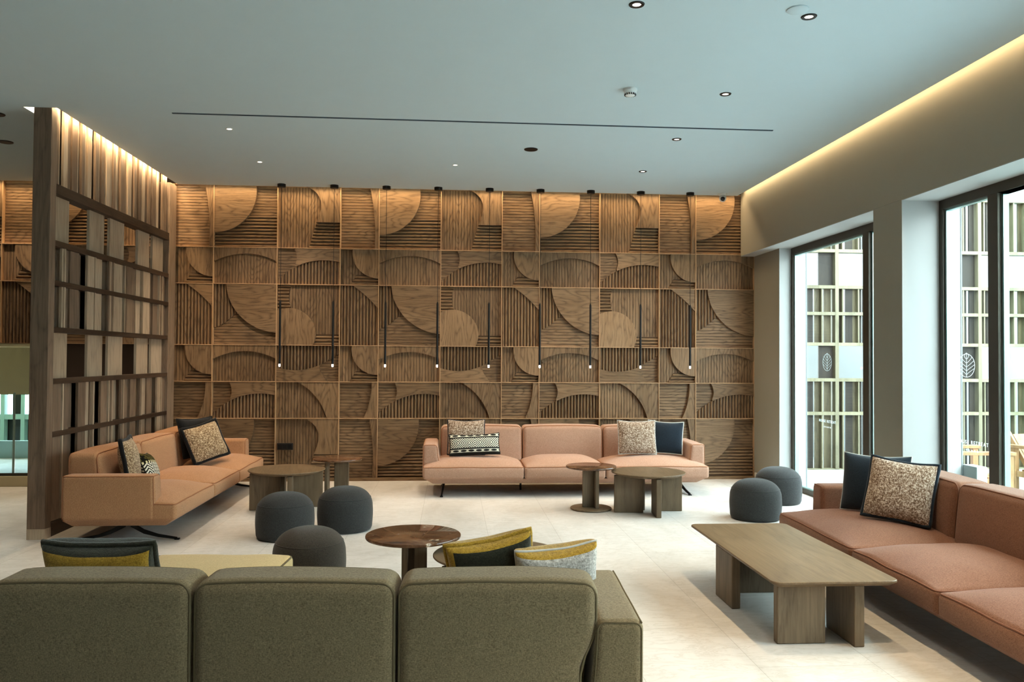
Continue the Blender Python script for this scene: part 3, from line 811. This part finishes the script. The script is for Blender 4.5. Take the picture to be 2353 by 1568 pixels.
# ------------------------------------------------------------------ cushions
def cushion(label, w, h, t, loc, rz, lean, mats, roll=0, trim=None, name='cushion', split=None, fmat=None, group='scatter cushions on the sofas', boxy=0.5):
    """stands on its lower edge: local x width, z up, front is -y"""
    r = thing(name, label, 'cushion', (0,0,0), 0, group)
    def prof(u, v):
        a = max(0.0, 1-abs(u)**2.6)**boxy; b = max(0.0, 1-abs(v)**2.6)**boxy
        return t/2*a*b
    def pos(u, v, s):
        pin = 0.045
        x = w/2*u*(1-pin*(1-u*u)*0 - pin*(1-v*v)*abs(u)**2) ; z = h/2*v*(1-pin*(1-u*u)*abs(v)**2)
        y = s*prof(u, v)
        q = Vector((x, y, z + h/2)); q.y += nz(Vector((x*3, s, z*3)), 3, 0.006, w*10+loc[0]); q.z -= 0.012*(1-u*u)*max(0, v)**2
        return q
    N = 22; m = MB()
    for s in (-1, 1):
        m.mi = 0 if (s < 0 or not split) else 1
        vs = []; fs = []
        def cc(i): return math.sin(PI/2*(2*i/N-1))
        for i in range(N+1):
            for j in range(N+1): vs.append(pos(cc(i), cc(j), s))
        for i in range(N):
            for j in range(N):
                q = (i*(N+1)+j, (i+1)*(N+1)+j, (i+1)*(N+1)+j+1, i*(N+1)+j+1)
                fs.append((q if s < 0 else tuple(reversed(q)), fmat(cc(i+0.5), cc(j+0.5), s) if fmat else (0 if (s < 0 or not split) else 1)))
        for f_, k_ in fs: pass
        b_ = len(m.v); m.v += [tuple(p) for p in vs]
        for f_, k_ in fs: m.f.append(tuple(b_+t_ for t_ in f_)); m.m.append(k_)
    mm = mats if isinstance(mats, (list,tuple)) else [mats]
    cov = m.build('cover', mm, r, True, angle=180)
    if trim:
        tm, tr = trim
        path = []
        for k in range(4):
            for i in range(16):
                s = -1+2*i/16
                u, v = ((s,-1),(1,s),(-s,1),(-1,-s))[k]
                path.append(pos(u, v, 0))
        MB().tube(path, tr, 8, True).build('edge_trim', tm, r, True, angle=180)
    r.matrix_world = Matrix.Translation(loc) @ Matrix.Rotation(rz, 4, 'Z') @ Matrix.Rotation(-lean, 4, 'X') @ Matrix.Rotation(roll, 4, 'Y')
    return r
# on the peach sofa by the wall
cushion('small brown and white boucle cushion behind the patterned lumbar cushion', 0.42, 0.40, 0.13, (0.175, 9.19, 0.414), 0, R(18), M['boucle'], trim=(M['navy'], 0.008))
cushion('long black and white lumbar cushion woven with diamonds', 0.56, 0.235, 0.12, (0.27, 9.06, 0.424), R(2), R(16), M['lumbar'], roll=R(-2), trim=(M['black_velvet'], 0.006))
cushion('boucle cushion beside the navy one at the right end of the wall sofa', 0.43, 0.385, 0.14, (2.10, 9.108, 0.421), R(-3), R(14), M['boucle'], trim=(M['white_weave'], 0.007))
cushion('plain navy cushion with a pale edge beside the right arm of the wall sofa', 0.40, 0.375, 0.13, (2.42, 9.16, 0.422), R(-14), R(16), M['navy'], roll=R(3), trim=(M['white_trim'], 0.007))
# on the peach sofa by the screen
cushion('boucle cushion with black edge at the near arm of the screen-side sofa', 0.40, 0.39, 0.14, (-2.625, 7.06, 0.43), R(100), R(12), M['boucle_left'], trim=(M['black_velvet'], 0.018))
cushion('small olive, black and white chevron cushion on the screen-side sofa', 0.33, 0.25, 0.12, (-2.54, 7.26, 0.438), R(98), R(26), M['chevron'], roll=R(8), trim=(M['black_velvet'], 0.005))
cushion('black cushion mostly hidden behind the boucle one at the far arm', 0.46, 0.42, 0.13, (-2.616, 8.86, 0.44), R(58), R(16), M['black_velvet'], trim=(M['black_velvet'], 0.008))
cushion('tilted boucle cushion at the far end of the sofa by the screen', 0.42, 0.39, 0.14, (-2.47, 8.74, 0.43), R(48), R(22), M['boucle_left'], roll=R(-12), trim=(M['black_velvet'], 0.020))
# on the rust sofa
cushion('navy cushion half hidden behind the boucle one on the rust sofa', 0.46, 0.42, 0.14, (3.01, 5.65, 0.412), R(-42), R(16), M['navy'], trim=(M['white_trim'], 0.004))
cushion('large boucle cushion with a navy edge on the rust sofa', 0.43, 0.42, 0.15, (2.985, 5.325, 0.418), R(-42), R(20), M['boucle'], roll=R(5), trim=(M['navy'], 0.014))
# on the olive sofa (seen from behind)
cushion('dark green and mustard mohair cushion at the left of the olive sofa', 0.46, 0.295, 0.20, (-1.455, 3.67, 0.449), PI+R(-3), R(24), [M['dark_green'], M['mustard']], fmat=lambda u,v,s: 1 if (s > 0 and v < 0.93 and u > -0.95) else 0, boxy=0.28, trim=(M['dark_green'], 0.014))
cushion('tilted mustard and dark green cushion behind the olive sofa back, middle one', 0.38, 0.34, 0.18, (0.205, 3.69, 0.405), PI+R(8), R(20), [M['mustard'], M['dark_green']], fmat=lambda u,v,s: 1 if (s > 0 and v < 0.92 and u < 0.86) else 0, roll=R(10), boxy=0.3, trim=(M['mustard'], 0.012))
cushion('mustard cushion with a white woven back at the right end of the olive sofa', 0.36, 0.29, 0.18, (0.475, 3.62, 0.42), PI+R(6), R(20), [M['mustard'], M['white_weave']], fmat=lambda u,v,s: 1 if (s > 0 and v < 0.91) else 0, roll=R(6), boxy=0.3, trim=(M['white_trim'], 0.006))

# ------------------------------------------------------------------ tables
def slab(m_, cx_, cy_, ang, w, t, z0, z1, parent, mat, name='leg'):
    mb = MB(); mb.box(-w/2, w/2, -t/2, t/2, z0, z1)
    o = mb.build(name, mat, parent, bevel=0.006); o.location = (cx_, cy_, 0); o.rotation_euler = (0,0,ang); return o
def coffee_table():
    r = thing('coffee_table', 'long rectangular oak coffee table beside the rust sofa', 'table', (2.0, 4.86, 0))
    hx, hy = 0.34, 0.745; z1 = 0.352
    def rp(hx, hy, rad): return rr_path(-hx, hx, -hy, hy, rad, 8)
    lo, hi = rp(hx-0.022, hy-0.022, 0.05), rp(hx, hy, 0.06)
    n = 60
    def res(path, n):
        L = [0]
        for i in range(len(path)): L.append(L[-1]+math.dist(path[i], path[(i+1)%len(path)]))
        out = []
        for k in range(n):
            s = L[-1]*k/n; i = max(j for j in range(len(path)) if L[j] <= s); t = (s-L[i])/max(1e-9, L[i+1]-L[i]); p, q = path[i], path[(i+1)%len(path)]
            out.append((p[0]+(q[0]-p[0])*t, p[1]+(q[1]-p[1])*t))
        return out
    def ringp(hx, hy, rad, z): return [(x, y, z) for x, y in [c for (cx_,cy_,a0) in ((hx-rad,hy-rad,0),(-hx+rad,hy-rad,PI/2),(-hx+rad,-hy+rad,PI),(hx-rad,-hy+rad,1.5*PI)) for c in [(cx_+rad*math.cos(a0+PI/2*i/8), cy_+rad*math.sin(a0+PI/2*i/8)) for i in range(9)]]]
    rings = [ringp(hx-0.03,hy-0.03,0.03,z1-0.032), ringp(hx,hy,0.05,z1-0.012), ringp(hx,hy,0.05,z1-0.003), ringp(hx-0.003,hy-0.003,0.048,z1)]
    k = len(rings[0]); vs = sum(rings, []); fs = [tuple(reversed(range(k))), tuple(range(3*k,4*k))]
    for j in range(3):
        for i in range(k): fs.append((j*k+i, j*k+(i+1)%k, (j+1)*k+(i+1)%k, (j+1)*k+i))
    MB().add(vs, fs).build('tabletop', M['table'], r, True, angle=25)
    zt = z1-0.031
    slab(None, -0.148, -0.615, 0, 0.262, 0.055, 0, zt, r, M['table_leg'])
    slab(None, 0.135, -0.545, PI/2, 0.33, 0.055, 0, zt, r, M['table_leg'])
    slab(None, -0.285, 0.115, PI/2, 0.30, 0.055, 0, zt, r, M['table_leg'])
    slab(None, -0.01, 0.315, 0, 0.28, 0.055, 0, zt, r, M['table_leg'])
coffee_table()
def round_table(label, loc, rz, rad, z1):
    r = thing('round_table', label, 'table', loc, rz, 'round oak tables on slab legs')
    MB().lathe([(rad-0.05,z1-0.032),(rad-0.004,z1-0.012),(rad,z1-0.008),(rad,z1-0.003),(rad-0.003,z1),(0.0001,z1)], 72).build('tabletop', M['table'], r, True, angle=30)
    a = rad*0.55
    for k in range(4):
        th = k*PI/2; o = 0.045
        cx_, cy_ = a*math.cos(th)-o*math.sin(th), a*math.sin(th)+o*math.cos(th)
        slab(None, cx_, cy_, th, rad*0.78, 0.048, 0, z1-0.03, r, M['table_leg'])
    return r
round_table('round oak table between the wall sofa and the grey poufs on the right', (1.935, 7.93, 0), R(-4), 0.36, 0.392)
round_table('round oak table beside the peach sofa, behind the grey poufs', (-1.61, 8.25, 0), R(8), 0.37, 0.388)
round_table('round oak table partly hidden by the mustard cushions of the olive sofa', (0.275, 4.66, 0), R(20), 0.37, 0.388)
def marble_table(label, loc, rz, rad, z1, sl):
    r = thing('side_table', label, 'table', loc, rz, 'round marble-topped side tables')
    MB().lathe([(rad-0.012,z1-0.022),(rad-0.003,z1-0.019),(rad,z1-0.012),(rad-0.002,z1-0.003),(rad-0.007,z1),(0.0001,z1)], 72).build('marble_top', M['marble'], r, True, angle=50)
    MB().lathe([(0.0001,0.001),(0.195,0.001),(0.205,0.008),(0.203,0.018),(0.196,0.022),(0.0001,0.022)], 64).build('base_plate', M['table_leg'], r, True, angle=40)
    for (cx_, cy_, a, w) in sl: slab(None, cx_, cy_, a, w, 0.036, 0.02, z1-0.02, r, M['table_leg'], 'pedestal_slab')
    return r
marble_table('brown marble side table overlapping the oak table before the wall sofa', (1.395, 8.08, 0), 0, 0.252, 0.432, [(-0.03,0.0,0,0.11),(0.045,-0.03,PI/2,0.15)])
marble_table('brown marble side table behind the left oak table against the carved wall', (-1.175, 8.66, 0), 0, 0.258, 0.448, [(0.045,0.0,0,0.15),(-0.105,0.01,PI/2,0.15)])
marble_table('glossy brown marble side table in front of the olive sofa', (-0.216, 4.90, 0), 0, 0.282, 0.452, [(0.045,-0.04,0,0.075),(-0.045,-0.02,PI/2,0.15),(-0.01,0.01,0,0.08)])

# ------------------------------------------------------------------ poufs
def pouf(label, loc, rad, h, mat):
    r = thing('pouf', label, 'pouf', loc, 0, 'round wool poufs')
    pr = [(0.0001,0.0),(rad-0.035,0.0),(rad-0.014,0.008),(rad-0.004,0.03),(rad,0.08)]
    pb = h*0.56
    pr += [(rad+0.003*math.sin(PI*i/8), 0.08+(pb-0.08)*i/8) for i in range(1,9)]
    top = []; dome = []
    for i in range(1, 17):
        a = PI/2*i/16; top.append((max(0.0002, rad*math.cos(a)**0.72), pb+(h-pb)*math.sin(a)**1.0))
    MB().lathe(pr+top, 56).build('cover', mat, r, True, angle=180)
    MB().tube([((rad*0.93)*math.cos(2*PI*i/48), (rad*0.93)*math.sin(2*PI*i/48), pb+(h-pb)*0.43) for i in range(48)], 0.003, 5, True).build('seam', mat, r, True, angle=180)
    return r
pouf('charcoal pouf standing left of the pair in front of the left oak table', (-1.365, 6.94, 0), 0.236, 0.372, M['pouf'])
pouf('charcoal pouf standing right of the pair in front of the left oak table', (-0.91, 7.23, 0), 0.236, 0.372, M['pouf'])
pouf('brownish grey pouf right behind the chaise of the olive sofa', (-0.925, 5.52, 0), 0.236, 0.372, M['pouf_warm'])
pouf('blue-grey pouf at the far end of the coffee table', (2.87, 7.55, 0), 0.236, 0.372, M['pouf'])
pouf('blue-grey pouf behind another by the first window', (3.43, 8.38, 0), 0.236, 0.372, M['pouf'])

# ------------------------------------------------------------------ ceiling fittings
ordn = ['first', 'second', 'third', 'fourth', 'fifth', 'sixth', 'seventh', 'eighth', 'ninth']
def make_pendant():
    r = thing('pendant_light', '', 'lamp', (0,0,ZC), 0, 'row of slim black pendants')
    MB().lathe([(0.048,0),(0.048,-0.034),(0.044,-0.038),(0.0001,-0.038)], 32).build('canopy', M['black_metal'], r, True)
    MB().tube([(0,0,-0.036),(0,0,-1.38)], 0.0028, 6).build('cord', M['black_plastic'], r)
    MB().lathe([(0.004,-1.365),(0.0125,-1.39),(0.0125,-2.115),(0.0001,-2.115)], 16).build('tube', M['black_metal'], r, True)
    MB().lathe([(0.011,-2.115),(0.0115,-2.138),(0.009,-2.147),(0.0001,-2.148)], 16).build('light_tip', M['tip'], r, True)
    return r
pd = make_pendant()
for i in range(9):
    o = pd if i == 0 else copy_tree(pd)
    o.location = (-2.005 + 0.6125*i, 9.76, ZC)
    o['label'] = 'slim black tube pendant, %s from the left in the row of nine' % ordn[i]

def downlight(label, loc, rad, lens, trim, frac=0.55):
    r = thing('downlight', label, 'ceiling light', loc, 0, 'recessed ceiling downlights')
    MB().lathe([(rad*frac,-0.001),(rad*frac,-0.004),(rad*0.92,-0.006),(rad,-0.001),(rad,0.004)], 40, cap=False).build('trim_ring', trim, r, True)
    MB().lathe([(0.0001,-0.0015),(rad*frac,-0.0015)], 32, cap=False).build('lens', lens, r)
    return r
DL = [
 ('black-rimmed downlight at the top edge above the smoke detector', (1.043,4.575), 0.046, 'd'),
 ('black-rimmed downlight beside the round ceiling access cover', (2.092,4.65), 0.046, 'd'),
 ('black-rimmed downlight right of the smoke detector', (2.075,6.076), 0.044, 'd'),
 ('black-rimmed downlight just beyond the long ceiling slot on the right', (2.06,7.378), 0.044, 'd'),
 ('black-rimmed downlight farthest right near the carved wall', (2.053,8.689), 0.044, 'd'),
 ('small bright downlight beyond the left end of the ceiling slot', (-1.987,7.418), 0.030, 'w'),
 ('small bright downlight nearest the carved wall on the left', (-2.004,8.655), 0.030, 'w'),
 ('tiny bright downlight in the middle of the ceiling near the carved wall', (0.027,8.589), 0.028, 'w'),
 ('small bright downlight left of the slatted screen', (-5.13,9.60), 0.030, 'w')]
for lb, (x, y), rad, k in DL:
    downlight(lb, (x, y, ZC), rad, M['lens_dim' if k == 'd' else 'lens'], M['black_plastic'] if k == 'd' else M['white_plastic'], 0.55 if k == 'd' else 0.72)
def speaker(label, x, y, rad):
    r = thing('ceiling_speaker', label, 'speaker', (x, y, ZC), 0, 'round black ceiling speakers')
    MB().lathe([(rad,0.0),(rad,-0.006),(rad-0.006,-0.009)], 40, cap=False).build('rim', M['black_plastic'], r, True)
    MB().lathe([(0.0001,-0.008),(rad-0.006,-0.008)], 40, cap=False).build('grille', M['black_metal'], r)
speaker('round black ceiling speaker in the middle beyond the slot', 0.757, 7.869, 0.066)
speaker('round black ceiling speaker left of the slatted screen, farther one', -4.242, 8.078, 0.066)
speaker('round black ceiling speaker cut by the left picture edge', -3.83, 7.144, 0.066)
sd = thing('smoke_detector', 'white smoke detector on the ceiling', 'smoke detector', (1.327, 6.03, ZC))
MB().lathe([(0.052,0),(0.052,-0.016),(0.048,-0.02),(0.0001,-0.02)], 40).build('base', M['white_plastic'], sd, True)
MB().lathe([(0.046,-0.02),(0.045,-0.036),(0.036,-0.05),(0.02,-0.056),(0.0001,-0.057)], 40).build('sensor_head', M['white_plastic'], sd, True)
vt = MB()
for i in range(16):
    a = 2*PI*i/16; vt.obox((0.0405*math.cos(a), 0.0405*math.sin(a), -0.043), (math.cos(a),math.sin(a),0), 0.004, (-math.sin(a),math.cos(a),0), 0.0035, (0,0,1), 0.007)
vt.build('vent_slots', M['black_plastic'], sd)
ac = thing('ceiling_access_cover', 'round white flush cover in the ceiling beside a downlight', 'ceiling cover', (1.985, 4.56, ZC))
MB().lathe([(0.062,0),(0.062,-0.006),(0.058,-0.009),(0.0001,-0.009)], 40).build('disc', M['ceiling'], ac, True)
tag(MB().obox((0.243, 6.995, ZC-0.002), (1,0.006,0), 2.58, (-0.006,1,0), 0.011, (0,0,1), 0.003).build('ceiling_air_vent', M['slot']), 'long thin dark air slot across the ceiling', 'air slot')
cam_ = thing('security_camera', 'small white dome security camera under the ceiling in the far right corner', 'camera', (3.30, 9.76, ZC))
MB().lathe([(0.05,0),(0.05,-0.022),(0.046,-0.028),(0.0001,-0.03)], 36).build('mount', M['white_plastic'], cam_, True)
cm = MB().lathe([(0.044*math.sin(PI*i/12)+0.0001, -0.06+0.044*math.cos(PI*i/12)) for i in range(13)], 32)
cm.build('ball', M['white_plastic'], cam_, True, angle=180)
lz = MB().lathe([(0.0001,0.006),(0.022,0.004),(0.026,0.0),(0.026,-0.01)], 28).build('lens', M['black_plastic'], cam_, True)
lz.location = (-0.012, -0.036, -0.074); lz.rotation_euler = Vector((-0.3,-0.8,-0.45)).to_track_quat('Z', 'Y').to_euler()

# ------------------------------------------------------------------ courtyard outside
struct(MB().box(XO, 16, -8, 18, -0.12, -0.02).build('ground_courtyard', M['white_far']))
struct(MB().box(XO+0.7, 14, 12.4, 12.6, -0.1, 6.0).build('wall_courtyard', M['white_far']))
struct(MB().box(11.5, 11.7, -8, 12.6, -0.1, 3.0).build('wall_courtyard_far', M['white_out']))
struct(MB().box(4.6, 11.4, 10.72, 10.82, -0.1, 0.0).build('trim_courtyard_curb', M['white_far']))
struct(MB().box(XO+0.012, XO+0.10, 6.17, 6.352, -0.05, 0.66).build('wall_courtyard_parapet', M['white_far'], bevel=0.006))
def outdoor_screen2():
    r = thing('outdoor_screen', 'pale timber grid screen with vertical slats outside the windows', 'outdoor screen', (4.7, 10.9, -0.05))
    L = 4.6
    zs = [0.04, 0.813, 1.272, 1.761, 2.18, 2.545, 3.043, 3.778]
    for z in zs: MB().box(0, L, -0.07, 0.06, z-0.022, z+0.022).build('rail', M['ext_frame'], r)
    posts = [0.562+1.025*k for k in range(4)]
    for xp in posts: MB().box(xp-0.025, xp+0.025, -0.072, 0.062, 0, 4.6).build('post', M['ext_frame'], r)
    rr = random.Random(3)
    cells = [0.0] + posts + [L]
    lay = []
    for c in range(len(cells)-1):
        a, b = cells[c]+0.03, cells[c+1]-0.03; q = a; i = 0
        while q < b-0.06:
            w = min(rr.choice((0.035, 0.05, 0.075, 0.1)), b-q); lay.append((q, q+w, rr.choice((0.0, 0.03)), rr.random() < 0.5, False)); q += w
            if i % 2 == 0 and q < b-0.06: lay.append((q, q+0.018, 0, True, True)); q += 0.018
            q += rr.choice((0.0, 0.02, 0.055)); i += 1
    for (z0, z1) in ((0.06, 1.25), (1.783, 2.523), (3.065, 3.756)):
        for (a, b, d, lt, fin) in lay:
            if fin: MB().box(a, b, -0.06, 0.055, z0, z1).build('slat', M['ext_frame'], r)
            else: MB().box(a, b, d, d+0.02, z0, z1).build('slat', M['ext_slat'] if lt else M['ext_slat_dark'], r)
    for (z0, z1) in ((1.294, 1.739), (2.567, 3.021)):
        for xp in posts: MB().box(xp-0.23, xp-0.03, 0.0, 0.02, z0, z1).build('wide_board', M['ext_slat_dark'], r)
    # the mid rail crosses the slats
    return r
outdoor_screen2()
def garden_chair(label, loc, rz):
    r = thing('garden_chair', label, 'outdoor chair', loc, rz, 'teak chairs in the courtyard')
    t = M['teak']
    # local: front is -y, width along x
    for sx in (-1, 1):
        MB().box(sx*0.34-0.03, sx*0.34+0.03, -0.36, -0.30, 0, 0.58).build('leg', t, r, bevel=0.004)
        MB().box(sx*0.34-0.03, sx*0.34+0.03, 0.30, 0.36, 0, 0.58).build('leg', t, r, bevel=0.004)
        MB().box(sx*0.34-0.045, sx*0.34+0.045, -0.38, 0.40, 0.58, 0.615).build('armrest', t, r, bevel=0.004)
        MB().box(sx*0.34-0.02, sx*0.34+0.02, -0.30, 0.30, 0.27, 0.33).build('side_rail', t, r)
        MB().bar((sx*0.29, 0.16, 0.30), (sx*0.29, 0.46, 0.74), 0.045, 0.03, (1,0,0)).build('back_post', t, r)
    for k in range(6):
        y = -0.30+k*0.095; MB().box(-0.32, 0.32, y, y+0.082, 0.33, 0.35).build('seat_slat', t, r)
    for k in range(6):
        s = 0.12+k*0.15; p = Vector((0, 0.16+0.30*s, 0.30+0.44*s)); d = Vector((0,0.30,0.44)).normalized()
        MB().obox(p+Vector((0,-0.02,0.0)), (1,0,0), 0.27, d, 0.041, Vector((0,-d.z,d.y)), 0.009).build('back_slat', t, r)
    return r
garden_chair('teak armchair seen side-on outside the second window, behind the white parapet', (5.47, 8.45, -0.06), R(84))
garden_chair('teak chair with a reclined slatted back at the right picture edge', (6.60, 8.35, -0.04), R(12))

# ------------------------------------------------------------------ light
def area(name, loc, rot, sx, sy, power, color, spread=180):
    li = bpy.data.lights.new(name, 'AREA'); li.shape = 'RECTANGLE'; li.size = sx; li.size_y = sy; li.energy = power; li.color = color; li.spread = math.radians(spread)
    o = bpy.data.objects.new(name, li); COL.objects.link(o); o.location = loc; o.rotation_euler = rot; return o
def spot(name, loc, power, color, size=70, blend=0.6, rad=0.03, rot=(0,0,0)):
    li = bpy.data.lights.new(name, 'SPOT'); li.energy = power; li.color = color; li.spot_size = math.radians(size); li.spot_blend = blend; li.shadow_soft_size = rad
    o = bpy.data.objects.new(name, li); COL.objects.link(o); o.location = loc; o.rotation_euler = rot; return o
WARM = (1.0, 0.74, 0.44); WARM2 = (1.0, 0.83, 0.64)
# LED strips tucked above the ceiling edge: back wall, right beam, screen slot
area('wall_wash_strip', (0.1, 9.955, 3.60), (R(-8),0,0), 6.9, 0.03, 46, WARM, 130)
area('wall_wash_strip', (-5.0, 9.955, 3.60), (R(-8),0,0), 3.0, 0.03, 20, WARM, 130)
area('cove_strip', (XB-0.05, 2.4, 3.60), (0,0,PI/2), 15.0, 0.03, 46, WARM)
area('screen_strip', (-3.262, 8.45, 3.60), (0,0,PI/2), 3.0, 0.014, 30, (1.0,0.74,0.44))
area('screen_strip', (-3.462, 8.45, 3.585), (0,0,PI/2), 3.0, 0.02, 20, WARM2)
# downlights
for (x, y, e) in ((2.075,6.076,55),(2.09,4.65,110),(2.09,3.25,150),(2.09,1.85,110),(0.6,3.1,60),(-1.0,3.1,60)): spot('downlight_beam', (x, y, ZC-0.02), e, WARM if x > 2 else WARM2, 74, 0.7)
for (x, y) in ((2.06,7.378),(-1.99,7.418),(0.05,7.4)): spot('downlight_beam', (x, y, ZC-0.02), 60, WARM2, 80, 0.7)
for (x, y) in ((2.05,8.689),(-2.0,8.655),(0.03,8.589)): spot('downlight_beam', (x, y, ZC-0.02), 110, WARM2, 100, 0.8, 0.03, (R(22),0,0))
for (x, y) in ((-2.0,6.1),(-2.0,4.7),(0,6.0)): spot('downlight_beam', (x, y, ZC-0.02), 70, WARM2, 80, 0.7)
for (x, y) in ((1.043,4.575),(-5.13,9.6),(-5.1,8.2),(-5.1,6.6)): spot('downlight_beam', (x, y, ZC-0.02), 45, WARM2, 90, 0.7)

wd = bpy.data.worlds.new('sky'); scene.world = wd; wd.use_nodes = True
nt = wd.node_tree; bg = nt.nodes['Background']
tc = nt.nodes.new('ShaderNodeTexCoord'); sp = nt.nodes.new('ShaderNodeSeparateXYZ'); nt.links.new(tc.outputs['Generated'], sp.inputs[0])
rp = nt.nodes.new('ShaderNodeValToRGB'); nt.links.new(sp.outputs[2], rp.inputs[0])
rp.color_ramp.elements[0].position = 0.0; rp.color_ramp.elements[0].color = (0.90,0.965,1.0,1)
rp.color_ramp.elements[1].position = 0.8; rp.color_ramp.elements[1].color = (0.78,0.915,1.0,1)
nt.links.new(rp.outputs[0], bg.inputs[0]); bg.inputs[1].default_value = 13.0
# ------------------------------------------------------------------ camera
f_px, yaw, pitch, roll = 1880.0, 0.0740, 0.0204, 0.0059
cam = bpy.data.cameras.new('camera'); cam.sensor_width = 36; cam.sensor_fit = 'HORIZONTAL'; cam.lens = f_px/2353*36; cam.clip_start = 0.05
co = bpy.data.objects.new('camera', cam); COL.objects.link(co)
fw = Vector((math.sin(yaw)*math.cos(pitch), math.cos(yaw)*math.cos(pitch), math.sin(pitch)))
rt = fw.cross(Vector((0,0,1))).normalized(); up = rt.cross(fw)
c, s = math.cos(roll), math.sin(roll)
r2 = rt*c + up*s; u2 = up*c - rt*s
mt = Matrix(((r2.x,u2.x,-fw.x,0),(r2.y,u2.y,-fw.y,0),(r2.z,u2.z,-fw.z,1.5),(0,0,0,1)))
co.matrix_world = mt
scene.camera = co

scene.view_settings.view_transform = 'Standard'
scene.view_settings.look = 'None'
scene.view_settings.exposure = 0.18
scene.view_settings.gamma = 0.93
cyc = scene.cycles
cyc.max_bounces = 6; cyc.diffuse_bounces = 3; cyc.glossy_bounces = 2; cyc.transmission_bounces = 4; cyc.transparent_max_bounces = 12
cyc.caustics_reflective = False; cyc.caustics_refractive = False; cyc.sample_clamp_indirect = 6.0
cyc.use_denoising = True
cyc.use_adaptive_sampling = True; cyc.adaptive_threshold = 0.1
